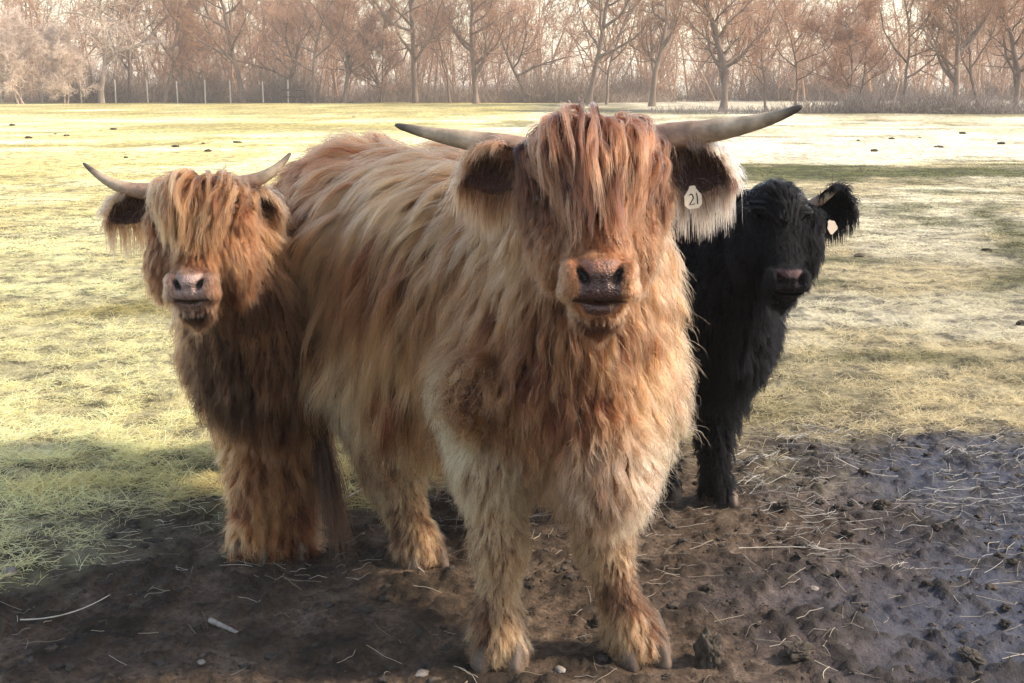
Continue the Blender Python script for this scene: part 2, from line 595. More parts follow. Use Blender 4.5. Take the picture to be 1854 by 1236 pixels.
class Body:
    def __init__(self):
        self.pr = []          # primitives
        self.cut = []         # smooth cuts

    def rc(self, a, b, r1, r2, k=0.05, **par):
        a, b = np.asarray(a, float), np.asarray(b, float)
        m = max(r1, r2)
        self.pr.append(dict(t=0, a=a, b=b, r1=r1, r2=r2, k=k, lo=np.minimum(a, b) - m, hi=np.maximum(a, b) + m, par=par))

    def el(self, c, r, R=None, k=0.05, cut=False, **par):
        c, r = np.asarray(c, float), np.asarray(r, float)
        R = np.eye(3) if R is None else np.asarray(R, float)      # columns are the axes
        e = np.sqrt(((R * r[None, :]) ** 2).sum(1))
        d = dict(t=1, c=c, r=r, R=R, k=k, lo=c - e, hi=c + e, par=par)
        (self.cut if cut else self.pr).append(d)

    @staticmethod
    def d1(q, p):
        if q['t'] == 0:
            ab = q['b'] - q['a']
            pa = p - q['a']
            t = np.clip((pa @ ab) / (ab @ ab), 0, 1)
            return np.linalg.norm(pa - t[..., None] * ab, axis=-1) - (q['r1'] + (q['r2'] - q['r1']) * t)
        l = (p - q['c']) @ q['R']
        k0 = np.sqrt(((l / q['r']) ** 2).sum(-1)) + 1e-6
        k1 = np.sqrt(((l / q['r'] ** 2) ** 2).sum(-1)) + 1e-6
        return k0 * (k0 - 1) / k1

    def sdf(self, p, cuts=True):
        d = None
        for q in self.pr:
            e = self.d1(q, p)
            d = e if d is None else smin(d, e, q['k'])
        if cuts:
            for q in self.cut:
                d = -smin(-d, self.d1(q, p), q['k'])
        return d

    def grad(self, p, e=0.003, cuts=False):
        g = np.stack([self.sdf(p + np.eye(3)[i] * e, cuts) - self.sdf(p - np.eye(3)[i] * e, cuts) for i in range(3)], -1)
        return nrm(g)

    def dists(self, p):
        return np.stack([self.d1(q, p) for q in self.pr], -1)

    def mesh(self, fine_lo, fine_hi, fine, coarse):
        lo = np.min([q['lo'] for q in self.pr], 0) - 0.05
        hi = np.max([q['hi'] for q in self.pr], 0) + 0.05
        ax = []
        for i in range(3):
            a = np.concatenate([np.linspace(lo[i], fine_lo[i], max(2, int(np.ceil((fine_lo[i] - lo[i]) / coarse)) + 1))[:-1] if fine_lo[i] > lo[i] else [],
                                np.linspace(fine_lo[i], fine_hi[i], int(np.ceil((fine_hi[i] - fine_lo[i]) / fine)) + 1),
                                np.linspace(fine_hi[i], hi[i], max(2, int(np.ceil((hi[i] - fine_hi[i]) / coarse)) + 1))[1:] if hi[i] > fine_hi[i] else []])
            ax.append(a)
        F = np.full([len(a) for a in ax], 1.0, np.float32)

        def sub(q, mg):
            s = []
            for i in range(3):
                i0 = max(0, np.searchsorted(ax[i], q['lo'][i] - mg) - 1)
                i1 = min(len(ax[i]), np.searchsorted(ax[i], q['hi'][i] + mg) + 1)
                s.append(slice(i0, i1))
            s = tuple(s)
            p = np.stack(np.meshgrid(ax[0][s[0]], ax[1][s[1]], ax[2][s[2]], indexing='ij'), -1)
            return s, self.d1(q, p)
        for q in self.pr:
            s, d = sub(q, 0.09)
            F[s] = smin(F[s], d, q['k'])
        for q in self.cut:
            s, d = sub(q, 0.03)
            F[s] = -smin(-F[s], d, q['k'])
        return surface_nets(F, ax)


def surface_nets(F, ax):
    S = F < 0
    nx, ny, nz = F.shape
    cnt = np.zeros((nx - 1, ny - 1, nz - 1), np.float32)
    acc = np.zeros((nx - 1, ny - 1, nz - 1, 3), np.float32)
    edges = []
    for a in range(3):
        s0 = [slice(None)] * 3
        s1 = [slice(None)] * 3
        s0[a], s1[a] = slice(0, -1), slice(1, None)
        ch = S[tuple(s0)] != S[tuple(s1)]
        I = np.argwhere(ch)
        f0 = F[tuple(s0)][ch]
        f1 = F[tuple(s1)][ch]
        t = f0 / (f0 - f1)
        pos = np.stack([ax[0][I[:, 0]], ax[1][I[:, 1]], ax[2][I[:, 2]]], -1)
        pos[:, a] += t * (ax[a][I[:, a] + 1] - ax[a][I[:, a]])
        b, c = (a + 1) % 3, (a + 2) % 3
        for db in (0, 1):
            for dc in (0, 1):
                J = I.copy()
                J[:, b] -= db
                J[:, c] -= dc
                ok = ((J >= 0) & (J < np.array(cnt.shape))).all(1)
                np.add.at(cnt, tuple(J[ok].T), 1)
                np.add.at(acc, tuple(J[ok].T), pos[ok])
        edges.append((a, I, S[tuple(s0)][ch]))
    act = cnt > 0
    vid = np.full(cnt.shape, -1, np.int64)
    vid[act] = np.arange(act.sum())
    V = acc[act] / cnt[act][:, None]
    Q = []
    for a, I, inside in edges:
        b, c = (a + 1) % 3, (a + 2) % 3
        ok = (I[:, b] > 0) & (I[:, c] > 0)
        I, ins = I[ok], inside[ok]
        q = []
        for db, dc in ((1, 1), (0, 1), (0, 0), (1, 0)):
            J = I.copy()
            J[:, b] -= db
            J[:, c] -= dc
            q.append(vid[tuple(J.T)])
        q = np.stack(q, -1)
        q[~ins] = q[~ins][:, ::-1]
        Q.append(q)
    return V, np.concatenate(Q)


def kd_map(src, dst):
    kd = kdtree.KDTree(len(src))
    for i, v in enumerate(src):
        kd.insert(v, i)
    kd.balance()
    return np.array([kd.find(v)[1] for v in dst])


def sample_surface(V, Q, w, n):
    """n points on the quads, weight w per quad; returns positions and the quad's first vertex"""
    a, b, c, d = (V[Q[:, i]] for i in range(4))
    ar = 0.5 * (np.linalg.norm(np.cross(b - a, c - a), axis=-1) + np.linalg.norm(np.cross(c - a, d - a), axis=-1))
    pr = ar * w
    f = rng.choice(len(Q), n, p=pr / pr.sum())
    u, v = rng.random((n, 1)), rng.random((n, 1))
    p = (a[f] * (1 - u) + b[f] * u) * (1 - v) + (d[f] * (1 - u) + c[f] * u) * v
    return p, Q[f, 0]


NP_G = 15


def grow(body, root, nor, L, flow, lift, grav, clear, wave, offset_scale=1.0, collide=True, seed=0):
    """guide hairs: start lifted off the skin, follow the comb direction, then hang, sliding over the body"""
    r = np.random.default_rng(seed)
    n = len(root)
    p = root.copy()
    out = [p.copy()]
    tang = flow - nor * (flow * nor).sum(-1, keepdims=True) * 0.9
    d = nrm(nor * lift[:, None] + nrm(tang) * 1.0 + r.normal(0, 0.19, (n, 3)))
    ph, fr = r.random(n) * 6.28, r.uniform(0.7, 1.6, n)
    side = nrm(np.cross(d, r.normal(0, 1, (n, 3))))
    step = (L / (NP_G - 1))[:, None]
    for i in range(1, NP_G):
        t = i / (NP_G - 1)
        d = nrm(d + np.array([0, 0, -1.0]) * grav[:, None] * (0.25 + 1.1 * t) + nrm(tang) * 0.10 * (1 - t))
        w = (np.sin(ph + fr * 6.28 * t * 1.5) * wave)[:, None] * side
        q = p + (d + w) * step
        if collide:
            sd = body.sdf(q, False)
            c = clear * min(1.0, t * 1.8)
            m = sd < c
            if m.any():
                g = body.grad(q[m])
                q[m] += g * (c[m] - sd[m])[:, None]
        q[:, 2] = np.maximum(q[:, 2], 0.012 + 0.01 * r.random(n))
        d = nrm(nrm(q - p) * 0.75 + d * 0.25)
        p = q
        out.append(p.copy())
    return np.stack(out, 1)


def hairs_from_guides(guides, gpar, roots, gi, hp, n_pts, taper, rad, dark, light, tone, clump, frizz, seed, len_s, tipk=None):
    """strands that follow guide gi, each splitting into hp hairs. returns pts, radius, colour"""
    r = np.random.default_rng(seed)
    S = len(roots)
    tipk = np.full(S, 0.45) if tipk is None else tipk
    gi = np.repeat(gi, hp)
    so = np.repeat(roots - guides[gi[::hp], 0], hp, axis=0)
    ho = r.normal(0, 1, (S * hp, 3)) * 0.0022
    ls = np.repeat(len_s, hp) * r.uniform(0.86, 1.06, S * hp)
    t = np.linspace(0, 1, n_pts)
    u = np.clip(t[None, :] * ls[:, None], 0, 1) * (NP_G - 1)
    i0 = np.minimum(u.astype(int), NP_G - 2)
    f = (u - i0)[..., None]
    gp = guides[gi[:, None], i0] * (1 - f) + guides[gi[:, None], i0 + 1] * f
    cl = np.repeat(clump, hp)[:, None, None]
    fz = np.repeat(frizz, hp)[:, None, None]
    tt = t[None, :, None]
    pts = gp + so[:, None] * (1 - cl * tt ** 1.1) + ho[:, None] * (1 - 0.35 * tt)
    srnd = np.repeat(r.normal(0, 1, (S, 3)), hp, axis=0)[:, None]
    pts = pts + srnd * fz * 0.55 * tt ** 1.5 + r.normal(0, 1, (S * hp, 3))[:, None] * fz * 0.5 * tt ** 2
    ph = r.random((S * hp, 1, 3)) * 6.28
    pts = pts + np.sin(ph + tt * r.uniform(5, 11, (S * hp, 1, 1))) * fz * 0.28 * tt
    pts[..., 2] = np.maximum(pts[..., 2], 0.008)
    R = np.repeat(rad, hp)[:, None] * r.uniform(0.7, 1.25, (S * hp, 1)) * (1 - (1 - taper) * t[None, :] ** 2)
    k = np.clip(np.repeat(tone, hp)[:, None] + r.normal(0, 0.10, (S * hp, 1)) + (t[None, :] - 0.5) * np.repeat(tipk, hp)[:, None], 0, 1)[..., None]
    cf = np.clip(np.random.default_rng(seed + 9).normal(0.02, 0.30, len(guides)), 0, 0.6)[gi][:, None]
    light = np.repeat(light, hp, axis=0)
    light = light * (1 - cf) + np.clip(light * np.array([1.22, 1.30, 1.38]), 0, 0.92) * cf
    c = np.repeat(dark, hp, axis=0)[:, None] * (1 - k) + light[:, None] * k
    return pts, R, c


def coat(body, V, Q, VN, VP, n_strand, hp, n_guide, rad, seed, mat, parent, origin, name='coat', zone=None):
    """VP: per-vertex parameters"""
    w = VP['dens'].copy()
    if zone is not None:
        w = w * zone
    w[VP['L'] < 0.003] = 0
    wq = w[Q].mean(1)
    roots, vi = sample_surface(V, Q, wq, n_strand)
    L = VP['L'][vi]
    keep = L > 0.003
    roots, vi, L = roots[keep], vi[keep], L[keep]
    pr = 1.0 / (0.02 + 0.25 * L) / np.maximum(w[vi], 0.05) ** 0.35
    gsel = np.random.default_rng(seed).choice(len(roots), min(n_guide, len(roots)), replace=False, p=pr / pr.sum())
    gv = vi[gsel]
    r = np.random.default_rng(seed + 1)
    gl = VP['L'][gv] * r.uniform(0.75, 1.15, len(gv))
    gd = grow(body, roots[gsel], VN[gv], gl, VP['flow'][gv], VP['lift'][gv] * r.uniform(0.6, 1.4, len(gv)),
              VP['grav'][gv], VP['clear'][gv] * r.uniform(0.3, 1.3, len(gv)), VP['wave'][gv], seed=seed)
    gi = kd_map(roots[gsel], roots)
    gtone = r.normal(-0.03, 0.21, len(gv)) + (fbm(roots[gsel] * 7.0, 3) - 0.5) * 1.2
    gtone = gtone - 0.85 * sm(0.48, 0.64, fbm(roots[gsel] * 11.0 + 5, 3)) * sm(0.42, 0.12, roots[gsel][:, 2])
    groups = []
    for lo, hi, npt in ((0, 0.03, 4), (0.03, 0.09, 6), (0.09, 9, 12)):
        m = (L >= lo) & (L < hi)
        if not m.any():
            continue
        mv = vi[m]
        q = hairs_from_guides(gd, None, roots[m], gi[m], hp, npt, 0.25, rad * VP['thick'][mv] * (0.75 if hi < 0.09 else 1.0),
                              VP['D'][mv], VP['T'][mv], VP['tone'][mv] + gtone[gi[m]] + r.normal(0, 0.14, m.sum()),
                              np.clip(VP['clump'][mv] * r.uniform(0.6, 1.25, m.sum()), 0, 0.97), VP['frizz'][mv] * np.where(r.random(m.sum()) < 0.06, 2.6, 1.0),
                              seed + 3, r.uniform(0.7, 1.0, m.sum()), np.where(L[m] > 0.095, 0.30, 0.5))
        groups.append(q)
    return curves_obj(name, groups, mat, parent, origin)


PKEYS = dict(L=0.05, lift=0.5, grav=0.5, clear=0.02, wave=0.15, dens=1.0, clump=0.55, frizz=0.006, thick=1.0, tone=0.45)


def vertex_params(body, V, VN, D0, T0):
    ds = body.dists(V)
    w = np.exp(-np.maximum(ds, -0.03) / 0.022)
    w /= w.sum(1, keepdims=True)
    VP = {}
    for k, dflt in PKEYS.items():
        VP[k] = w @ np.array([q['par'].get(k, dflt) for q in body.pr])
    VP['flow'] = w @ np.array([q['par'].get('flow', (0, 0, -1.0)) for q in body.pr])
    VP['D'] = w @ np.array([q['par'].get('D', D0) for q in body.pr])
    VP['T'] = w @ np.array([q['par'].get('T', T0) for q in body.pr])
    return VP


def head_frame(o, tilt, yaw=0.0, roll=0.0):
    """columns: image-right, outward from the face, up towards the poll"""
    t = math.radians(tilt)
    R = np.array([[1, 0, 0], [0, -math.cos(t), math.sin(t)], [0, math.sin(t), math.cos(t)]], float)  # columns below
    R = np.stack([np.array([1, 0, 0.]), np.array([0, -math.cos(t), math.sin(t)]), np.array([0, math.sin(t), math.cos(t)])], 1)
    y, r = math.radians(yaw), math.radians(roll)
    Rr = np.array([[math.cos(r), 0, -math.sin(r)], [0, 1, 0], [math.sin(r), 0, math.cos(r)]])
    Rz = np.array([[math.cos(y), -math.sin(y), 0], [math.sin(y), math.cos(y), 0], [0, 0, 1]])
    return np.asarray(o, float), Rz @ Rr @ R


MUZ_A = math.radians(31)
MUZ_O = np.array([0, -0.012, -0.363])
MUZ_R = np.stack([np.array([1, 0, 0.]), np.array([0, math.cos(MUZ_A), -math.sin(MUZ_A)]), np.array([0, math.sin(MUZ_A), math.cos(MUZ_A)])], 1)


def add_head(B, o, R, s, face, jaw, muz, mw=1.0, fw=1.1, ms=0.9):
    """face / jaw / muz: fur parameters; mw widens the muzzle"""
    def hp(v):
        return o + R @ (np.asarray(v, float) * s)

    def el(c, r, k=0.03, Rl=None, cut=False, **par):
        B.el(hp(c), np.array(r) * s, R if Rl is None else R @ Rl, k, cut, **par)
    mo = MUZ_O

    def mu(c, r, k=0.02, rot=0.0, cut=False, **par):
        r = (r[0] * ms, r[1] * ms, r[2] * ms)
        k, c = k * ms, np.array(c) * ms
        c = mo + MUZ_R @ np.array([c[0] * mw, c[1], c[2]])
        rr = MUZ_R @ np.array([[math.cos(rot), 0, -math.sin(rot)], [0, 1, 0], [math.sin(rot), 0, math.cos(rot)]])
        el(c, (r[0] * mw, r[1], r[2]), k, rr, cut, **par)
    dn = R @ np.array([0, 0.1, -1.0])
    face = dict(face, flow=tuple(dn))
    el((0, -.085, -.085), (.100 * min(fw, 1.04), .085, .085), **face)
    el((0, -.07, -.140), (.108 * min(fw, 1.10), .072, .10), **face)
    B.rc(hp((0, -.07, -.16)), hp((0, -.03, -.335)), .078 * s, .052 * s, 0.03, **face)
    for sx in (-1, 1):
        side = R @ np.array([sx * 0.8, -0.1, -0.8])
        jw = dict(jaw, flow=tuple(side))
        el((sx * .066 * fw, -.105, -.20), (.052 * fw, .075, .105), **jw)
        el((sx * .088 * fw, -.045, -.125), (.034, .04, .034), **face)
    B.rc(hp((0, -.17, -.17)), hp((0, -.085, -.36)), .075 * s, .04 * s, 0.03, **jaw)
    # muzzle
    m = muz
    mu((0, -.005, -.002), (.076, .056, .046), **m)
    mu((0, .012, .028), (.050, .052, .040), 0.015, **m)
    mu((0, .020, -.004), (.040, .040, .026), 0.012, **m)
    for sx in (-1, 1):
        mu((sx * .054, .010, .012), (.022, .042, .042), 0.02, -sx * 0.30, **m)
        mu((sx * .052, .008, -.012), (.032, .040, .020), 0.016, **m)
    mu((0, -.020, -.044), (.050, .052, .019), 0.008, **m)
    mu((0, -.034, -.066), (.050, .044, .034), 0.02, **jaw)
    for sx in (-1, 1):
        mu((sx * .0395, .058, .028), (.0088, .034, .022), 0.010, -sx * 0.60, cut=True)
        mu((sx * .033, .062, .014), (.012, .024, .0055), 0.008, sx * 0.35, cut=True)
    for sx in (-1, 1):
        mu((sx * .034, .02, -.0295), (.042, .060, .0032), 0.008, sx * -0.0 + sx * 0.10, cut=True)
    mu((0, .062, .002), (.0012, .006, .020), 0.008, cut=True)


def paint_skin(B, V, o, R, s, VP, pal, hide, mw=1.0):
    """skin colour and gloss; also clears the fur off the bare nose and lips"""
    l = ((V - o) @ R) / s
    m = (l - MUZ_O) @ MUZ_R / 0.9
    x, y, z = np.abs(m[:, 0]) / mw, m[:, 1], m[:, 2]
    near = (np.abs(m) < 0.105).all(1)
    wid = np.interp(z, [-.075, -.05, -.030, -.024, .0, .03, .06], [.03, .044, .048, .050, .043, .050, .040])
    bare = sm(0.010, 0.022, y) * (1 - sm(wid - 0.006, wid + 0.006, x)) * sm(-.068, -.058, z) * (1 - sm(.050, .060, z)) * near
    velvet = sm(-0.03, 0.0, y) * (x < 0.10) * sm(-.075, -.06, z) * (1 - sm(0.055, 0.085, z)) * near
    col = np.tile(hide, (len(V), 1))
    n = fbm(V * 60, 3)[:, None] - 0.5
    vel = pal['side'] * (1 + 0.5 * n)
    col = col * (1 - velvet[:, None]) + vel * velvet[:, None]
    top = sm(0.024, 0.036, z)[:, None]
    nose = pal['low'] * (1 - top) + pal['top'] * top
    lip = sm(-0.026, -0.030, z)[:, None]
    nose = nose * (1 - lip) + pal['lip'] * lip
    nose = nose * (1 + 0.6 * n)
    col = col * (1 - bare[:, None]) + nose * bare[:, None]
    hole = np.exp(-(((x - .0385) / .018) ** 2 + ((z - .026) / .024) ** 2) ** 2) * sm(-0.002, -0.007, B.sdf(V, False))
    slit = np.exp(-((z + .0275) / .004) ** 2) * near * (y > 0)
    dk = np.clip(hole * 1.2 + slit * 0.9, 0, 1)[:, None]
    col = col * (1 - dk) + np.array([0.012, 0.008, 0.007]) * dk
    gloss = np.clip(bare * (0.55 + 0.45 * (1 - top[:, 0])), 0, 1)
    VP['L'] = VP['L'] * (1 - bare) * (1 - 0.0 * velvet)
    edge = np.maximum.reduce([sm(.056, .086, x), sm(.050, .095, z), sm(.02, -.05, y)])
    VP['L'] = np.where(near, np.minimum(VP['L'], pal.get('vlen', 0.008) + 0.045 * edge ** 1.3), VP['L'])
    VP['L'][bare > 0.35] = 0
    VP['L'][(dk[:, 0] > 0.15) & near] = 0
    VP['L'][near & (z < -0.026) & (z > -0.062) & (y > 0.0) & (x < 0.062)] = 0
    vm = (near & (edge < 0.9))[:, None]
    ed = edge[:, None]
    VP['T'] = np.where(vm, pal['side'] * 1.0 * (1 - ed) + VP['T'] * ed, VP['T'])
    VP['D'] = np.where(vm, pal['side'] * 0.5 * (1 - ed) + VP['D'] * ed, VP['D'])
    VP['thick'] = np.where(vm[:, 0], 0.5 * (1 - edge) + VP['thick'] * edge, VP['thick'])
    VP['clear'] = np.where(vm[:, 0], 0.002 * (1 - edge) + VP['clear'] * edge, VP['clear'])
    VP['frizz'] = np.where(vm[:, 0], 0.001 * (1 - edge) + VP['frizz'] * edge, VP['frizz'])
    # dark beard right under the lip
    ch = np.exp(-((((x) / .060) ** 2 + ((z + .076) / .028) ** 2)) ** 2) * (y > -0.06) * near
    VP['T'] = VP['T'] * (1 - ch[:, None]) + pal['chin'] * ch[:, None]
    VP['D'] = VP['D'] * (1 - ch[:, None]) + pal['chin'] * 0.5 * ch[:, None]
    return col, gloss, bare


def tube(pts, rad, n=14, cap=True):
    pts = np.asarray(pts, float)
    rad = np.asarray(rad, float)
    T = nrm(np.gradient(pts, axis=0))
    u = nrm(np.cross(T[0], [0.3, 0.2, 1.0]))
    V, F = [], []
    for i in range(len(pts)):
        u = nrm(u - T[i] * (u @ T[i]))
        v = np.cross(T[i], u)
        for k in range(n):
            a = 2 * math.pi * k / n
            V.append(pts[i] + (u * math.cos(a) + v * math.sin(a)) * rad[i])
    for i in range(len(pts) - 1):
        for k in range(n):
            F.append((i * n + k, i * n + (k + 1) % n, (i + 1) * n + (k + 1) % n, (i + 1) * n + k))
    if cap:
        V.append(pts[-1] + T[-1] * rad[-1] * 0.6)
        j = len(V) - 1
        for k in range(n):
            F.append(((len(pts) - 1) * n + k, (len(pts) - 1) * n + (k + 1) % n, j))
    return V, F


def bez(ctrl, n):
    ctrl = np.asarray(ctrl, float)
    t = np.linspace(0, 1, n)[:, None]
    k = len(ctrl) - 1
    return sum(math.comb(k, i) * t ** i * (1 - t) ** (k - i) * ctrl[i] for i in range(k + 1))


def horn(parent, origin, ctrl, r0, r1, mat):
    n = 70
    p = bez(ctrl, n)
    t = np.linspace(0, 1, n)
    r = r1 + (r0 - r1) * (1 - t ** 1.25) ** 0.95
    r = r * (1 + (0.020 * np.sin(t * 60 + 3 * np.sin(t * 7)) + 0.03 * np.sin(t * 23 + ctrl[0][0] * 9)) * (1 - t) ** 1.5)
    r[-3:] *= (0.93, 0.8, 0.55)
    v, f = tube(p, r, 20)
    o = mesh_obj('horn', v, f, mat, parent, True, origin)
    tv = np.append(np.repeat(t, 20), 1.0)[:, None]
    va = np.asarray(v)
    nz = fbm(va * np.array([22, 60, 60.0]), 4)[:, None]
    base, mid_, tipc = np.array([0.34, 0.22, 0.15]), np.array([0.44, 0.34, 0.235]), np.array([0.085, 0.065, 0.05])
    w = sm(0.25, 0.55, tv)
    w2 = sm(0.72, 0.98, tv + (nz - 0.5) * 0.3)
    c = (base * (1 - w) + mid_ * w) * (1 - w2) + tipc * w2
    set_col(o.data, 'tint', np.clip(c * (0.45 + 1.1 * nz), 0, 1))
    return o


def claw_hoof(parent, origin, c, fwd, size, mat):
    """two cloven claws, standing on the ground at c, toes along fwd"""
    fwd = nrm(np.array([fwd[0], fwd[1], 0.0]))
    lat = np.array([-fwd[1], fwd[0], 0])
    V, F = [], []
    for s in (-1, 1):
        rings = []
        for h, fo, ln, wd in ((0.095, -0.045, 0.040, 0.027), (0.07, -0.02, 0.049, 0.032), (0.04, 0.004, 0.056, 0.036), (0.006, 0.016, 0.063, 0.038), (-0.006, 0.016, 0.061, 0.036)):
            ring = []
            for k in range(14):
                a = 2 * math.pi * k / 14
                x = math.cos(a)
                y = math.sin(a)
                xx = ln * (x * (1.0 if x < 0 else 1.12)) + fo
                yy = wd * y * (1 - 0.35 * max(x, 0)) + s * (0.038 + 0.006 * max(0, x) * (1 - h * 8))
                ring.append(c + (fwd * xx + lat * yy) * size + np.array([0, 0, h * size]))
            rings.append(ring)
        b = len(V)
        for r_ in rings:
            V += r_
        m = len(rings)
        for i in range(m - 1):
            for k in range(14):
                F.append((b + i * 14 + k, b + (i + 1) * 14 + k, b + (i + 1) * 14 + (k + 1) % 14, b + i * 14 + (k + 1) % 14))
        F.append(tuple(b + (m - 1) * 14 + k for k in range(14))[::-1])
        F.append(tuple(b + k for k in range(14)))
    return mesh_obj('hoof', V, F, mat, parent, True, origin)


def ear(parent, origin, root, tip, face_dir, width, cols, mat_fur, n_hair, seed, fl=0.09, rad=0.0007, fringe_name='ear_fringe'):
    """leaf-shaped scooped ear with a hanging fringe; cols: (inner dark, rim dark, rim light)"""
    r = np.random.default_rng(seed)
    root, tip = np.asarray(root, float), np.asarray(tip, float)
    ax = tip - root
    L = np.linalg.norm(ax)
    ax = ax / L
    fd = nrm(np.asarray(face_dir, float) - ax * (np.asarray(face_dir, float) @ ax))
    up = np.cross(ax, fd)
    if up[2] < 0:
        up = -up
    ns, nv = 14, 13
    V, F = [], []
    for sheet in (0, 1):
        for i in range(ns):
            s = i / (ns - 1)
            w = width * (math.sin(math.pi * min(1, 0.16 + 0.84 * s) ** 0.85)) ** 0.75 if s < 1 else width * 0.05
            for j in range(nv):
                v = -1 + 2 * j / (nv - 1)
                cup = (1 - v * v) * width * 0.55 * math.sin(math.pi * min(1, .12 + .88 * s)) + sheet * 0.008 * (1 - abs(v) ** 3) * (1 - s ** 4)
                droop = -0.10 * L * s * s
                V.append(root + ax * L * s + up * (w * v) - fd * cup + np.array([0, 0, droop]))
    for sheet in (0, 1):
        b = sheet * ns * nv
        for i in range(ns - 1):
            for j in range(nv - 1):
                q = (b + i * nv + j, b + (i + 1) * nv + j, b + (i + 1) * nv + j + 1, b + i * nv + j + 1)
                F.append(q if sheet else q[::-1])
    b = ns * nv
    for i in range(ns - 1):
        for j in (0, nv - 1):
            F.append((i * nv + j, (i + 1) * nv + j, b + (i + 1) * nv + j, b + i * nv + j))
    V = np.array(V)
    e = mesh_obj('ear', V, F, M_skin_black if mat_fur is M_black else M_skin, parent, True, origin)
    col = np.tile(cols[0], (len(V), 1))
    set_col(e.data, 'tint', col)
    set_f(e.data, 'gloss', np.zeros(len(V)))
    # fringe: rooted on rim, back and (short) inside
    idx_back = r.integers(ns * nv, 2 * ns * nv, int(n_hair * 0.45))
    rim = np.array([[i * nv + j for i in range(2, ns)] for j in (0, nv - 1)]).ravel()
    idx_rim = r.choice(rim, int(n_hair * 0.40))
    idx_in = r.integers(0, ns * nv, n_hair - len(idx_back) - len(idx_rim))
    ix = np.concatenate([idx_back, idx_rim, idx_in])
    kind = np.concatenate([np.zeros(len(idx_back)), np.ones(len(idx_rim)), np.full(len(idx_in), 2)])
    p = V[ix] + r.normal(0, 0.005, (len(ix), 3))
    vv = ((V[ix] - root) @ up) / width
    d = np.where((kind == 1)[:, None], up * np.sign(vv)[:, None] * 0.8 + fd * 0.25 + ax * 0.35, np.where((kind == 0)[:, None], -fd * 0.5 + ax * 0.5 - up * 0.1, fd * 0.45 + ax * 0.5 - up * 0.5))
    ln = np.where(kind == 1, fl * np.where(vv < 0, 1.15, 0.55), np.where(kind == 0, fl * 0.6, fl * 0.35)) * r.uniform(0.5, 1.15, len(ix))
    lock = r.normal(0, 0.35, (40, 3))
    d = nrm(d + lock[(ix * 7 + (vv > 0)) % 40] * 0.6 + r.normal(0, 0.14, d.shape))
    pts = [p]
    n = 8
    for i in range(1, n):
        d = nrm(d + np.array([0, 0, -0.30]))
        p = p + d * (ln / (n - 1))[:, None]
        pts.append(p)
    pts = np.stack(pts, 1)
    t = np.linspace(0, 1, n)
    R_ = rad * r.uniform(0.7, 1.3, (len(ix), 1)) * (1 - 0.75 * t[None] ** 2)
    k = np.clip(0.45 + r.normal(0, 0.22, (len(ix), 1)) + 0.55 * (t[None] - 0.4), 0, 1)[..., None]
    c = np.asarray(cols[1]) * (1 - k) + np.asarray(cols[2]) * k
    ins = (kind == 2)[:, None, None]
    c = np.where(ins, c * 0.0 + np.asarray(cols[0]) * (0.7 + 1.3 * k), c)
    curves_obj(fringe_name, [(pts, R_, c)], mat_fur, e, None if origin is None else origin)
    return e, (root, ax, fd, up, L)


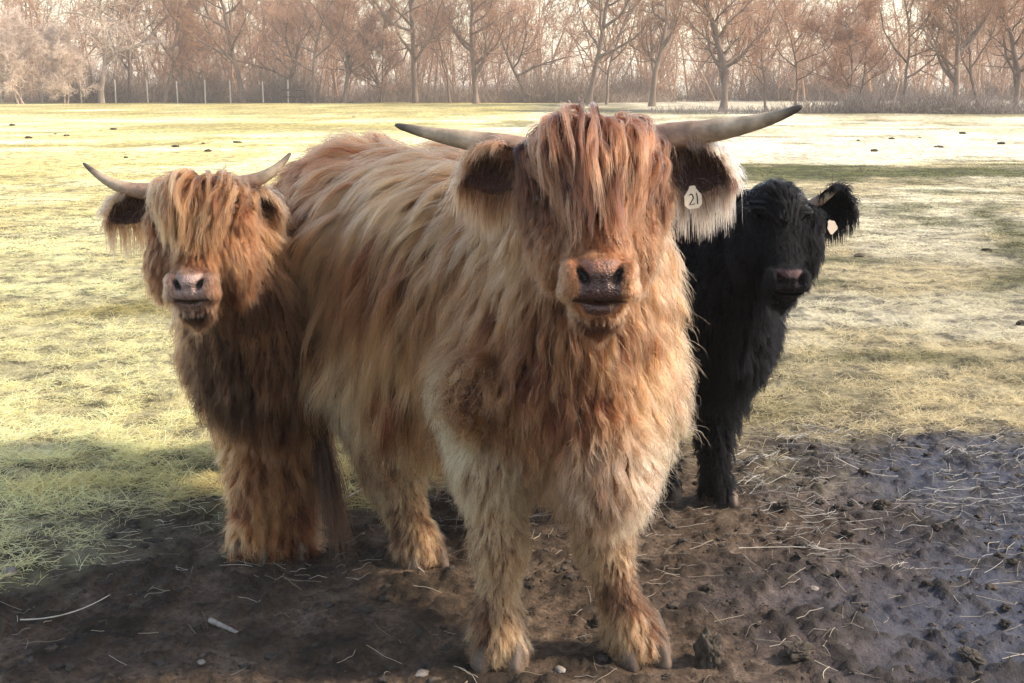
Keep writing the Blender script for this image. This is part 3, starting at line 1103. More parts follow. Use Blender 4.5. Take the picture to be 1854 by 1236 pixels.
def forelock(body, V, Q, VN, o, R, s, n_strand, hp, n_guide, L, rad, D, T, mat, parent, origin, seed, side=0.55, fwd=0.6, tone=0.5, zlow=-0.115, lift=0.22, cs=1.0, pinch=0.40, wv=0.20, fz=1.0):
    l = ((V - o) @ R) / s
    zone = (l[:, 2] > zlow) & (l[:, 1] > -0.15) & (np.abs(l[:, 0]) < 0.100) & (l[:, 2] > -0.05 - 0.9 * (l[:, 1] + 0.09) * 0 - 0.12)
    zone = zone & (l[:, 1] + (l[:, 2] + 0.06) * 0.8 > -0.11)
    roots, vi = sample_surface(V, Q, zone[Q].mean(1) * 1.0 + 1e-12, n_strand)
    lr = ((roots - o) @ R) / s
    r = np.random.default_rng(seed)
    gs = r.choice(n_strand, n_guide, replace=False)
    g = lr[gs]
    # comb: out from a crown point at the top, forward over the brow, outwards to the sides
    fl = np.stack([g[:, 0] * side / 0.08 + r.normal(0, .16, n_guide), np.full(n_guide, fwd), -0.45 + 0.0 * g[:, 0]], -1)
    flow = nrm(fl) @ R.T
    LL = L * s * (1 - 0.60 * np.clip(np.abs(g[:, 0]) / 0.085, 0, 1.1) ** 1.2) * np.clip(0.62 + (g[:, 2] + 0.12) / 0.12 * 0.40, 0.5, 1.05) * r.uniform(0.72, 1.12, n_guide)
    clear = (0.008 + 0.028 * r.random(n_guide) ** 1.3 + 0.030 * np.clip((g[:, 2] + 0.08) / 0.08, 0, 1) * np.clip(1 - (g[:, 0] / 0.10) ** 2, 0.1, 1))
    gd = grow(body, roots[gs], VN[vi[gs]], LL, flow, np.full(n_guide, lift), np.full(n_guide, 0.34), clear * cs, np.full(n_guide, wv), seed=seed)
    tt = np.linspace(0, 1, NP_G)[None, :]
    gl = ((gd - o) @ R) / s                       # strands fan out over the crown and draw together over the nose
    gl[..., 0] *= 1 - pinch * sm(0.30, 1.0, tt)
    gl[..., 1] += 0.016 * sm(0.3, 1.0, tt)
    gd = o + (gl * s) @ R.T
    gd[..., 2] = np.minimum(gd[..., 2], gd[:, :1, 2] + (0.056 * s * np.clip(1 - (g[:, :1] / 0.105) ** 2, 0.15, 1) + 0.014 * r.random((n_guide, 1))))
    gi = kd_map(roots[gs], roots)
    gt = r.normal(0, 0.22, n_guide) + (fbm(roots[gs] * 16, 2) - 0.5) * 0.5
    q = hairs_from_guides(gd, None, roots, gi, hp, 14, 0.3, np.full(n_strand, rad), np.tile(D, (n_strand, 1)), np.tile(T, (n_strand, 1)),
                          tone - 0.30 * np.clip(np.abs(lr[:, 0]) / 0.09, 0, 1) ** 2 + gt[gi] + r.normal(0, 0.12, n_strand), np.clip(r.normal(0.72, 0.15, n_strand), 0.2, 0.97),
                          fz * np.where(r.random(n_strand) < 0.08, 0.02, 0.006), seed + 5, r.uniform(0.6, 1.0, n_strand))
    return curves_obj('forelock', [q], mat, parent, origin)


def leg(B, pts, radii, furs, k=0.045):
    for i in range(len(pts) - 1):
        B.rc(pts[i], pts[i + 1], radii[i], radii[i + 1], k, **furs[i])

# ------------------------------------------------------------------ the three animals
GD, GT = srgb(64, 30, 18), srgb(193, 127, 84)         # ginger fur: root and tip
HIDE = srgb(92, 60, 42)
UP = np.array([0, 0, 1.0])


def mid(a, b, t=0.5):
    return np.asarray(a) * (1 - t) + np.asarray(b) * t


def build_body(B, J, s, fur):
    """trunk, neck and legs from named joints; s scales the girth"""
    ax = nrm(J['hips'] - J['withers'])
    axh = nrm(np.array([ax[0], ax[1], 0]))
    lat = np.array([-axh[1], axh[0], 0])
    Rb = np.stack([ax, lat, np.cross(ax, lat)], 1)
    back = axh * 0.62 + np.array([0, 0, -0.7])
    c = mid(J['withers'], J['hips'])
    ln = np.linalg.norm(J['hips'] - J['withers'])
    B.el(c + np.array([0, 0, J.get('belly_dz', -0.02)]), (ln * 0.66, 0.265 * s, 0.325 * s), Rb, 0.10, **dict(fur['flank'], flow=tuple(back)))
    B.el(J['hips'], (0.29 * s, 0.245 * s, 0.275 * s), Rb, 0.10, **dict(fur['rump'], flow=tuple(axh * 0.5 + np.array([0, 0, -0.9]))))
    B.el(J['withers'], (0.25 * s, 0.215 * s, 0.29 * s), Rb, 0.10, **dict(fur['shoulder'], flow=tuple(back * 0.6 + np.array([0, 0, -0.4]))))
    B.el(J['chest'], (0.215 * s, 0.20 * s, 0.27 * s), None, 0.09, **dict(fur['chest'], flow=(0, -0.1, -1)))
    B.rc(J['nape'], mid(J['withers'], J['chest'], 0.35), 0.108 * s, 0.20 * s, 0.09, **dict(fur['neck'], flow=tuple(np.array([0, 0, -1.0]) + 0.2 * axh)))
    B.rc(J['throat'], mid(J['throat'], J['chest'], 0.5), 0.09 * s, 0.13 * s, 0.06, **dict(fur['throat'], flow=(0, 0, -1)))
    B.rc(mid(J['throat'], J['chest'], 0.45), J['chest'], 0.125 * s, 0.17 * s, 0.08, **dict(fur['neck'], flow=(0, 0, -1)))
    for n in ('FR', 'FL', 'HR', 'HL'):
        pts = J[n]
        if n[0] == 'F':
            rad = [r * s for r in (0.130, 0.074, 0.051, 0.034, 0.042, 0.040)]
        else:
            rad = [r * s for r in (0.175, 0.125, 0.066, 0.042, 0.046, 0.040)]
        up_f = dict(fur['upleg'], flow=(0, 0, -1))
        lo_f = dict(fur['leg'], flow=(0, 0, -1))
        ft_f = dict(fur['fetlock'], flow=(0, -0.25, -1))
        leg(B, pts, rad, [up_f, dict(fur['leg'], flow=(0, 0, -1)) if n[0] == 'F' else up_f, lo_f, ft_f, ft_f])


def finish(B, J, o, R, s, root, org, pal, D0, T0, hide, fur_mat, n_strand, hp, n_guide, rad, seed, mw=1.0, res=(0.0048, 0.013), vis=None):
    mc = o + R @ (MUZ_O * s)
    V, Q = B.mesh(mc - 0.095 * s, mc + 0.095 * s, res[0], res[1])
    VN = B.grad(V, cuts=True)
    VP = vertex_params(B, V, VN, D0, T0)
    hn = (fbm(V * 9, 3)[:, None] - 0.5) * 0.8 + 1
    col, gloss, bare = paint_skin(B, V, o, R, s, VP, pal, hide, mw)
    col = np.where(bare[:, None] > 0.3, col, col * hn)
    if vis is not None:
        VP['dens'] = VP['dens'] * vis(V)
    VP['dens'][VP['L'] < 0.003] = 0.0
    hz = V[:, 2]
    VP['dens'] = VP['dens'] * sm(0.02, 0.05, hz)
    body = mesh_obj('body', V, Q, M_skin_black if fur_mat is M_black else M_skin, root, True, org)
    set_col(body.data, 'tint', np.clip(col, 0, 1))
    set_f(body.data, 'gloss', gloss)
    coat(B, V, Q, VN, VP, n_strand[0], hp, n_guide[0], rad, seed, fur_mat, root, org, 'shaggy_coat', VP['L'] >= 0.095)
    coat(B, V, Q, VN, VP, n_strand[1], hp, n_guide[1], rad * 0.85, seed + 7, fur_mat, root, org, 'short_fur', VP['L'] < 0.095)
    return V, Q, VN


def eyes(root, org, o, R, s):
    for sx in (-1, 1):
        c = o + R @ (np.array([sx * 0.104, -0.048, -0.165]) * s)
        bm = bmesh.new()
        bmesh.ops.create_uvsphere(bm, u_segments=16, v_segments=10, radius=0.021 * s)
        me = bpy.data.meshes.new('eye')
        bm.to_mesh(me)
        bm.free()
        me.polygons.foreach_set('use_smooth', [True] * len(me.polygons))
        me.materials.append(M_eye)
        e = link('eye', me, root)
        e.location = Vector(c - org)


def front_leg(h, sh, el, kn, ft):
    """shoulder, elbow, knee, fetlock, hoof top, hoof"""
    return [sh, el, kn, ft, mid(ft, h, 0.45), np.asarray(h) + UP * 0.035]


# ---- the big ginger heifer in the middle
org = np.array([(A_FR[0] + A_FL[0]) / 2 - 0.2, A_FR[1] + 0.35, 0.0])
cow_a = empty('highland_cow', org, 'big ginger long-haired cow with wide level horns, standing in front of the other two', 'cow', 'shaggy cattle')
B = Body()
oA, RA = head_frame(P(1077, 203, 2.64), 35, 0, -0.3)
sA = 1.11
J = dict(
    withers=np.array([0.12, 3.06, 0.92]), hips=np.array([-0.475, 3.74, 0.925]), chest=np.array([0.135, 2.92, 0.72]),
    nape=oA + RA @ np.array([0, -.17, -.10]), throat=oA + RA @ np.array([0, -.27, -.22]), belly_dz=-0.06)
J['FR'] = front_leg(A_FR, P(888, 720, 2.95), P(893, 850, 2.86), P(905, 985, 2.82), P(901, 1120, 2.80))
J['FL'] = front_leg(A_FL, P(1140, 730, 2.96), P(1112, 860, 2.88), P(1092, 985, 2.84), P(1133, 1115, 2.81))
J['HR'] = front_leg(A_HR, np.array([-0.52, 3.66, 0.80]), np.array([-0.40, 3.42, 0.56]), P(712, 850, 3.52), P(752, 975, 3.41))
J['HL'] = front_leg(A_HL, np.array([-0.25, 3.84, 0.80]), np.array([-0.12, 3.62, 0.56]), np.array([-0.10, 3.78, 0.28]), np.array([-0.05, 3.68, 0.09]))
furA = dict(
    flank=dict(L=0.36, lift=0.30, grav=0.30, clear=0.045, wave=0.26, dens=1.0, clump=0.74, frizz=0.014, tone=0.55, thick=1.0),
    rump=dict(L=0.12, lift=0.45, grav=0.28, clear=0.035, wave=0.25, dens=1.1, clump=0.6, frizz=0.012, tone=0.42, D=srgb(64, 30, 16), T=srgb(159, 96, 62)),
    shoulder=dict(L=0.23, lift=0.4, grav=0.35, clear=0.05, wave=0.28, dens=1.0, clump=0.72, frizz=0.014, tone=0.52),
    chest=dict(L=0.12, lift=0.5, grav=0.34, clear=0.04, wave=0.35, dens=1.25, clump=0.72, frizz=0.013, tone=0.46, T=srgb(180, 120, 80)),
    neck=dict(L=0.19, lift=0.45, grav=0.36, clear=0.05, wave=0.25, dens=1.15, clump=0.75, frizz=0.010, tone=0.50, T=srgb(182, 122, 82)),
    upleg=dict(L=0.097, lift=0.5, grav=0.34, clear=0.022, wave=0.3, dens=1.4, clump=0.7, frizz=0.011, tone=0.55, T=srgb(218, 170, 126)),
    leg=dict(L=0.045, lift=0.45, grav=0.30, clear=0.010, wave=0.2, dens=2.8, clump=0.62, frizz=0.007, thick=0.8, tone=0.60, D=srgb(58, 37, 25), T=srgb(196, 142, 100)),
    fetlock=dict(L=0.07, lift=0.7, grav=0.22, clear=0.022, wave=0.25, dens=3.2, clump=0.6, frizz=0.007, thick=0.8, tone=0.56, D=srgb(58, 37, 25), T=srgb(188, 132, 92)))
furA['throat'] = dict(furA['neck'], L=0.085, clear=0.015, tone=0.34, D=srgb(40, 20, 14), T=srgb(124, 78, 50))  # under-jaw shade put into the darker throat colours
furA['neck'] = dict(furA['neck'], clear=0.04)
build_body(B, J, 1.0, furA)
B.el(P(1092, 835, 2.78), (0.085, 0.085, 0.125), None, 0.07, L=0.097, lift=0.5, grav=0.35, clear=0.04, wave=0.35, dens=1.5, clump=0.75, frizz=0.012, tone=0.68, T=srgb(180, 138, 109), flow=(0, -0.2, -1))
faceA = dict(L=0.036, lift=0.35, grav=0.10, clear=0.008, wave=0.1, dens=3.6, clump=0.5, frizz=0.004, thick=0.6, tone=0.42, D=srgb(44, 21, 14), T=srgb(124, 76, 50))
jawA = dict(L=0.048, lift=0.4, grav=0.2, clear=0.010, wave=0.2, dens=2.6, clump=0.6, frizz=0.006, thick=0.75, tone=0.55, T=srgb(146, 94, 62), D=srgb(48, 23, 15))
muzA = dict(L=0.012, lift=0.3, grav=0.05, clear=0.003, dens=7.0, clump=0.2, frizz=0.001, thick=0.5, tone=0.6, T=srgb(161, 110, 76))
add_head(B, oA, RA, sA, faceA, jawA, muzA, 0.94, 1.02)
for sx in (-1, 1):      # mostly shade under the ears, put into dark temple fur
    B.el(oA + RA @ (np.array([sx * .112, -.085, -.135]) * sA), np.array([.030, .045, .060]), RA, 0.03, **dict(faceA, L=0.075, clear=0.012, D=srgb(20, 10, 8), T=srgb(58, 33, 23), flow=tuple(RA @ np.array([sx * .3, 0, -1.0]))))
# felted, dirty patch on the shoulder
B.el(P(868, 716, 2.80), (0.060, 0.045, 0.052), None, 0.05, L=0.09, lift=0.7, grav=0.12, clear=0.02, wave=1.2, dens=2.4, clump=0.7, frizz=0.016, tone=0.30, D=srgb(54, 30, 19), T=srgb(172, 116, 74), flow=(-0.3, -0.2, -1))
palA = dict(side=srgb(128, 84, 54), top=srgb(116, 74, 54), low=srgb(64, 41, 37), lip=srgb(80, 55, 49), chin=srgb(44, 25, 19))  # nose top paler: its own tan plus light from above in one colour
V, Q, VN = finish(B, J, oA, RA, sA, cow_a, org, palA, GD, GT, HIDE, M_fur, (38000, 34000), 4, (6000, 9000), 0.0007, 21, 0.94,
                  vis=lambda V: np.where(V[:, 1] > 3.2, np.where(V[:, 0] * 0.80 + (V[:, 1] - 3.05) * 0.62 > 0.42, 0.35, 1.0), 1.0))
forelock(B, V, Q, VN, oA, RA, sA, 5200, 4, 620, 0.335, 0.00072, srgb(34, 17, 14), srgb(158, 100, 70), M_fur, cow_a, org, 31, side=1.1, fwd=0.75, tone=0.40, lift=0.14, pinch=0.42, wv=0.28)
eyes(cow_a, org, oA, RA, sA)
horn(cow_a, org, [P(1012, 284, 2.73), P(880, 256, 2.72), P(800, 250, 2.74), P(716, 226, 2.80)], 0.033, 0.006, M_horn)
horn(cow_a, org, [P(1150, 258, 2.73), P(1275, 236, 2.68), P(1370, 232, 2.62), P(1452, 192, 2.56)], 0.034, 0.006, M_horn)
earcolA = (srgb(44, 24, 20), srgb(84, 52, 40), srgb(206, 172, 146))
ear(cow_a, org, P(938, 300, 2.70), P(838, 318, 2.72), (0.15, -1, -0.35), 0.062, (srgb(56, 34, 28), srgb(64, 36, 25), srgb(176, 120, 84)), M_fur, 2600, 41, 0.085)
eR, eRf = ear(cow_a, org, P(1212, 296, 2.70), P(1326, 312, 2.70), (-0.15, -1, -0.35), 0.062, earcolA, M_fur, 3000, 42, 0.085)
for h, f in ((A_FR, (-0.05, -1)), (A_FL, (0.22, -1)), (A_HR, (0.45, -1)), (A_HL, (0.4, -1))):
    claw_hoof(cow_a, org, np.array(h), f, 0.98, M_hoof)


def ear_tag(parent, org, c, w, h, nrm_dir, digits, corner=0.3, roll=0.0):
    """flat plastic tag with cut corners, slightly curved, and optional handwritten digits (stroke polylines)"""
    n = nrm(nrm_dir)
    right = nrm(np.cross(np.array([0, 0, 1.0]), n))
    upv = np.cross(n, right)
    cr, sr = math.cos(roll), math.sin(roll)
    right, upv = right * cr + upv * sr, upv * cr - right * sr
    k = corner
    poly = [(-1, -1 + k), (-1 + k, -1), (1 - k, -1), (1, -1 + k), (1, 1 - k * 1.6), (0.45, 1.0), (0.3, 1.35), (-0.3, 1.35), (-0.45, 1.0), (-1, 1 - k * 1.6)]
    bm = bmesh.new()
    vs = [bm.verts.new(c - org + right * x * w / 2 + upv * y * h / 2) for x, y in poly]
    f = bm.faces.new(vs)
    bm.normal_update()
    ex = bmesh.ops.extrude_face_region(bm, geom=[f])
    for v in ex['geom']:
        if isinstance(v, bmesh.types.BMVert):
            v.co -= Vector(n * 0.0022)
    bmesh.ops.recalc_face_normals(bm, faces=bm.faces)
    bmesh.ops.bevel(bm, geom=bm.edges[:], offset=0.0005, segments=1, affect='EDGES')
    me = bpy.data.meshes.new('ear_tag')
    bm.to_mesh(me)
    bm.free()
    me.materials.append(M_tag)
    t = link('ear_tag', me, parent)
    if digits:
        V, F = [], []
        for st in digits:
            q = np.array([c + right * x * w / 2 + upv * y * h / 2 + n * 0.0004 for x, y in st])
            if len(q) > 2:
                q = np.concatenate([bez(q[:3], 8), q[3:]]) if len(q) > 3 else bez(q, 8)
            v, f = tube(q, np.full(len(q), 0.0013), 8)
            b = len(V)
            V += list(v)
            F += [tuple(i + b for i in ff) for ff in f]
        mesh_obj('tag_number', V, F, M_ink, t, True, org)
    return t


tA = P(1255, 360, 2.672)
ear_tag(eR, org, tA, 0.048, 0.043, (0.55, -1, 0.10), [
    [(-0.42, 0.42), (-0.05, 0.75), (0.02, 0.10), (-0.45, -0.55), (0.10, -0.50)],
    [(0.36, 0.52), (0.50, 0.72), (0.47, -0.55)], ], 0.42, 0.05)


def tail(root, org, pts, rad, n_hair, D, T, mat, seed):
    p = bez(pts, 20)
    v, f = tube(p, np.linspace(rad, rad * 0.35, 20), 10)
    t = mesh_obj('tail', v, f, M_skin, root, True, org)
    set_col(t.data, 'tint', np.tile(D, (len(v), 1)))
    set_f(t.data, 'gloss', np.zeros(len(v)))
    r = np.random.default_rng(seed)
    u = np.clip(r.beta(2.2, 1.3, n_hair), 0, 0.98)
    i = (u * 19).astype(int)
    q = p[i] + r.normal(0, rad * 0.5, (n_hair, 3))
    d = nrm(np.gradient(p, axis=0)[i]) + r.normal(0, 0.13, (n_hair, 3))
    L = r.uniform(0.10, 0.24, n_hair) * (0.5 + 0.8 * u)
    out = [q]
    for k in range(1, 9):
        d = nrm(d + np.array([0, 0, -0.18]) + r.normal(0, 0.04, (n_hair, 3)))
        q = q + d * (L / 8)[:, None]
        q[:, 2] = np.maximum(q[:, 2], 0.02)
        out.append(q)
    out = np.stack(out, 1)
    tt = np.linspace(0, 1, 9)
    kk = np.clip(0.4 + r.normal(0, 0.2, (n_hair, 1)) + (tt[None] - 0.5) * 0.4, 0, 1)[..., None]
    curves_obj('tail_switch', [(out, 0.0009 * (1 - 0.7 * tt[None] ** 2) * r.uniform(0.7, 1.2, (n_hair, 1)), D * (1 - kk) + T * kk)], mat, t, org)


tail(cow_a, org, [np.array([-0.60, 3.92, 1.12]), np.array([-0.72, 4.02, 0.95]), np.array([-0.66, 3.62, 0.55]), P(607, 895, 3.43)], 0.024, 2600, srgb(26, 17, 13), srgb(70, 46, 34), M_fur, 51)

# ---- the smaller ginger calf on the left
org = np.array([-0.80, 3.85, 0.0])
cow_b = empty('highland_cow', org, 'smaller ginger calf with short upturned horns and straw in its mouth, at the left', 'cow', 'shaggy cattle')
B = Body()
oB, RB = head_frame(P(362, 316, 3.22), 33, 1, 1.0)
sB = 0.90
J = dict(
    withers=np.array([-0.74, 3.66, 0.80]), hips=np.array([-0.90, 4.32, 0.74]), chest=np.array([-0.725, 3.52, 0.66]),
    nape=oB + RB @ (np.array([0.03, -.18, -.10]) * sB), throat=oB + RB @ (np.array([0.03, -.20, -.24]) * sB))
J['FR'] = front_leg(B_FR, P(445, 690, 3.62), P(468, 800, 3.55), P(466, 875, 3.50), P(464, 955, 3.47))
J['FL'] = front_leg(B_FL, P(540, 690, 3.62), P(535, 800, 3.58), P(530, 875, 3.53), P(527, 955, 3.50))
J['HR'] = front_leg(B_HR, np.array([-1.02, 4.25, 0.75]), np.array([-1.0, 4.10, 0.52]), np.array([-0.99, 4.38, 0.28]), np.array([-0.98, 4.34, 0.09]))
J['HL'] = front_leg(B_HL, np.array([-0.84, 4.30, 0.75]), np.array([-0.82, 4.20, 0.52]), np.array([-0.81, 4.50, 0.28]), np.array([-0.80, 4.46, 0.09]))
furB = dict(
    flank=dict(L=0.18, lift=0.4, grav=0.33, clear=0.04, wave=0.25, dens=0.6, clump=0.75, frizz=0.010, tone=0.45),
    rump=dict(L=0.12, lift=0.45, grav=0.3, clear=0.03, wave=0.25, dens=0.5, clump=0.6, frizz=0.010, tone=0.42),
    shoulder=dict(L=0.16, lift=0.5, grav=0.33, clear=0.045, wave=0.35, dens=1.1, clump=0.7, frizz=0.012, tone=0.42, D=srgb(66, 35, 22), T=srgb(176, 118, 76)),
    chest=dict(L=0.15, lift=0.55, grav=0.33, clear=0.05, wave=0.3, dens=1.2, clump=0.65, frizz=0.011, tone=0.32, D=srgb(28, 17, 12), T=srgb(86, 54, 35)),  # dark colours carry the shade below the head
    neck=dict(L=0.15, lift=0.5, grav=0.34, clear=0.04, wave=0.25, dens=1.1, clump=0.65, frizz=0.010, tone=0.40, D=srgb(54, 30, 19), T=srgb(178, 118, 76)),
    upleg=dict(L=0.13, lift=0.55, grav=0.32, clear=0.035, wave=0.32, dens=1.4, clump=0.7, frizz=0.011, tone=0.45, D=srgb(66, 35, 22), T=srgb(180, 120, 78)),
    leg=dict(L=0.09, lift=0.7, grav=0.28, clear=0.03, wave=0.3, dens=2.2, clump=0.6, frizz=0.010, thick=0.9, tone=0.48, D=srgb(68, 35, 21), T=srgb(178, 114, 72)),
    fetlock=dict(L=0.105, lift=0.85, grav=0.2, clear=0.035, wave=0.3, dens=2.8, clump=0.55, frizz=0.010, thick=0.9, tone=0.50, D=srgb(68, 34, 20), T=srgb(178, 110, 68)))
furB['throat'] = dict(furB['neck'], L=0.08, clear=0.015, tone=0.3, D=srgb(20, 12, 9), T=srgb(70, 44, 30))  # throat colours darkened to paint the shade under the chin
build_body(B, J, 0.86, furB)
# shade under the chin, with some dirt, coloured into throat and breast fur
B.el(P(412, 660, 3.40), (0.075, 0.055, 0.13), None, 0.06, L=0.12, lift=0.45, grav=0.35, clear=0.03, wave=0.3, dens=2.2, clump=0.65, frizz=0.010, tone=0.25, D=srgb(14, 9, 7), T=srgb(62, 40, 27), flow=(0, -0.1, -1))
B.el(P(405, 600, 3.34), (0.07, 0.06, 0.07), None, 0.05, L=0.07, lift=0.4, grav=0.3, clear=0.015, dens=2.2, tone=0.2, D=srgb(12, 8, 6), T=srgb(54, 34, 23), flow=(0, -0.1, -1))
faceB = dict(faceA, L=0.045, tone=0.42, D=srgb(62, 29, 15), T=srgb(146, 87, 54), dens=3.0)
jawB = dict(jawA, L=0.085, tone=0.42, D=srgb(58, 30, 17), T=srgb(159, 103, 69), dens=2.2)
muzB = dict(muzA)
add_head(B, oB, RB, sB, faceB, jawB, muzB, 0.95, 1.26)
palB = dict(side=srgb(130, 102, 88), top=srgb(142, 118, 108), low=srgb(122, 100, 93), lip=srgb(94, 72, 65), chin=srgb(30, 20, 17), vlen=0.006)
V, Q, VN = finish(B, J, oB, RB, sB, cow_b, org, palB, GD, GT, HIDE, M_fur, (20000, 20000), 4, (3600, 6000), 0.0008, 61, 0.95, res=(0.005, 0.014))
forelock(B, V, Q, VN, oB, RB, sB, 4200, 4, 520, 0.315, 0.0008, srgb(62, 34, 21), srgb(174, 116, 76), M_fur, cow_b, org, 71, side=1.2, fwd=0.7, lift=0.16, tone=0.48, pinch=0.34, wv=0.28)
eyes(cow_b, org, oB, RB, sB)
horn(cow_b, org, [P(290, 345, 3.33), P(225, 350, 3.33), P(190, 330, 3.34), P(151, 295, 3.37)], 0.024, 0.0045, M_horn)
horn(cow_b, org, [P(415, 335, 3.33), P(475, 330, 3.33), P(500, 310, 3.34), P(526, 277, 3.37)], 0.024, 0.0045, M_horn)
eb = (srgb(46, 26, 19), srgb(84, 50, 33), srgb(184, 134, 96))
ear(cow_b, org, P(262, 368, 3.34), P(194, 392, 3.36), (0.1, -1, -0.3), 0.045, eb, M_fur, 1500, 81, 0.085)
ear(cow_b, org, P(445, 362, 3.34), P(505, 380, 3.36), (-0.1, -1, -0.3), 0.045, eb, M_fur, 1500, 82, 0.085)
for h, f in ((B_FR, (-0.1, -1)), (B_FL, (0.1, -1)), (B_HR, (0, -1)), (B_HL, (0, -1))):
    claw_hoof(cow_b, org, np.array(h), f, 0.95, M_hoof)

# ---- the black calf on the right
org = np.array([0.55, 4.2, 0.0])
cow_c = empty('highland_cow', org, 'black calf with a cream ear tag, half hidden on the right', 'cow', 'shaggy cattle')
B = Body()
oC, RC = head_frame(P(1412, 320, 3.56), 30, 3, -2.0)
sC = 0.90
KD, KT = np.array([0.0005, 0.0005, 0.0006]), np.array([0.0018, 0.0018, 0.0025])
J = dict(
    withers=np.array([0.55, 3.98, 0.84]), hips=np.array([0.42, 4.66, 0.86]), chest=np.array([0.655, 3.86, 0.64]),
    nape=oC + RC @ (np.array([-0.04, -.18, -.10]) * sC), throat=oC + RC @ (np.array([-0.04, -.20, -.24]) * sC))
J['FL'] = front_leg(C_FL, P(1310, 660, 3.96), P(1298, 740, 3.95), P(1294, 808, 3.92), P(1297, 868, 3.90))
J['FR'] = front_leg(C_FR, np.array([0.50, 4.05, 0.62]), np.array([0.50, 4.03, 0.46]), np.array([0.51, 4.02, 0.27]), np.array([0.52, 4.0, 0.09]))
J['HR'] = front_leg(C_HR, np.array([0.32, 4.60, 0.73]), np.array([0.30, 4.48, 0.5]), np.array([0.30, 4.82, 0.27]), np.array([0.30, 4.78, 0.09]))
J['HL'] = front_leg(C_HL, np.array([0.54, 4.62, 0.73]), np.array([0.56, 4.5, 0.5]), np.array([0.57, 4.86, 0.27]), np.array([0.58, 4.83, 0.09]))
bl = dict(D=KD, T=KT, tone=0.4)
furC = dict(
    flank=dict(bl, L=0.10, lift=0.4, grav=0.33, clear=0.03, wave=0.2, dens=0.6, clump=0.7, frizz=0.008),
    rump=dict(bl, L=0.10, lift=0.4, grav=0.3, clear=0.03, wave=0.2, dens=0.5, clump=0.6, frizz=0.008),
    shoulder=dict(bl, L=0.085, lift=0.45, grav=0.33, clear=0.03, wave=0.2, dens=1.0, clump=0.6, frizz=0.008),
    chest=dict(bl, L=0.10, lift=0.5, grav=0.33, clear=0.03, wave=0.25, dens=1.2, clump=0.6, frizz=0.008),
    neck=dict(bl, L=0.075, lift=0.45, grav=0.33, clear=0.03, wave=0.2, dens=1.1, clump=0.6, frizz=0.008),
    upleg=dict(bl, L=0.09, lift=0.5, grav=0.32, clear=0.025, wave=0.25, dens=1.3, clump=0.6, frizz=0.008),
    leg=dict(bl, L=0.05, lift=0.5, grav=0.28, clear=0.018, wave=0.2, dens=2.2, clump=0.55, frizz=0.005),
    fetlock=dict(bl, L=0.05, lift=0.6, grav=0.25, clear=0.018, wave=0.2, dens=2.2, clump=0.55, frizz=0.006))
furC['throat'] = furC['neck']
build_body(B, J, 0.84, furC)
faceC = dict(bl, L=0.028, lift=0.25, grav=0.1, clear=0.005, dens=2.6, clump=0.3, frizz=0.002, wave=0.05, thick=0.7)
jawC = dict(bl, L=0.042, lift=0.35, grav=0.2, clear=0.008, dens=2.2, clump=0.35, frizz=0.003, wave=0.08, thick=0.8)
muzC = dict(bl, L=0.010, lift=0.3, grav=0.05, clear=0.003, dens=5.0, clump=0.2, frizz=0.001, thick=0.5)
add_head(B, oC, RC, sC, faceC, jawC, muzC, 0.96, 1.28)
palC = dict(side=np.array([0.003, 0.003, 0.0035]), top=srgb(74, 56, 56), low=srgb(22, 18, 18), lip=srgb(16, 13, 13), chin=np.array([0.006, 0.006, 0.007]), vlen=0.007)  # highlight on the black nose painted in as the pinkish top colour
V, Q, VN = finish(B, J, oC, RC, sC, cow_c, org, palC, KD, KT, np.array([0.005, 0.005, 0.006]), M_black, (14000, 14000), 4, (3000, 4500), 0.0008, 91, res=(0.005, 0.014))
forelock(B, V, Q, VN, oC, RC, sC, 2000, 4, 500, 0.13, 0.0009, KD, KT * 1.6, M_black, cow_c, org, 93, side=0.6, fwd=1.0, lift=0.05, cs=0.3, wv=0.04, fz=0.4)
eyes(cow_c, org, oC, RC, sC)
horn(cow_c, org, [P(1462, 376, 3.70), P(1492, 358, 3.68), P(1510, 343, 3.66), P(1524, 335, 3.67)], 0.019, 0.006, M_horn)
ec = (KD * 0.8, KD, KT)
eC, _ = ear(cow_c, org, P(1484, 372, 3.66), P(1548, 372, 3.68), (-0.1, -1, -0.25), 0.060, ec, M_black, 1600, 95, 0.055, 0.0008)
ear(cow_c, org, P(1376, 372, 3.66), P(1312, 380, 3.70), (0.1, -1, -0.25), 0.050, ec, M_black, 1000, 96, 0.055, 0.0008)
ear_tag(eC, org, P(1507, 411, 3.61), 0.036, 0.036, (0.6, -1, 0.1), [], 0.3, 0.6)
for h, f in ((C_FL, (0.1, -1)), (C_FR, (0, -1)), (C_HR, (0, -1)), (C_HL, (0, -1))):
    claw_hoof(cow_c, org, np.array(h), f, 0.85, M_hoof)

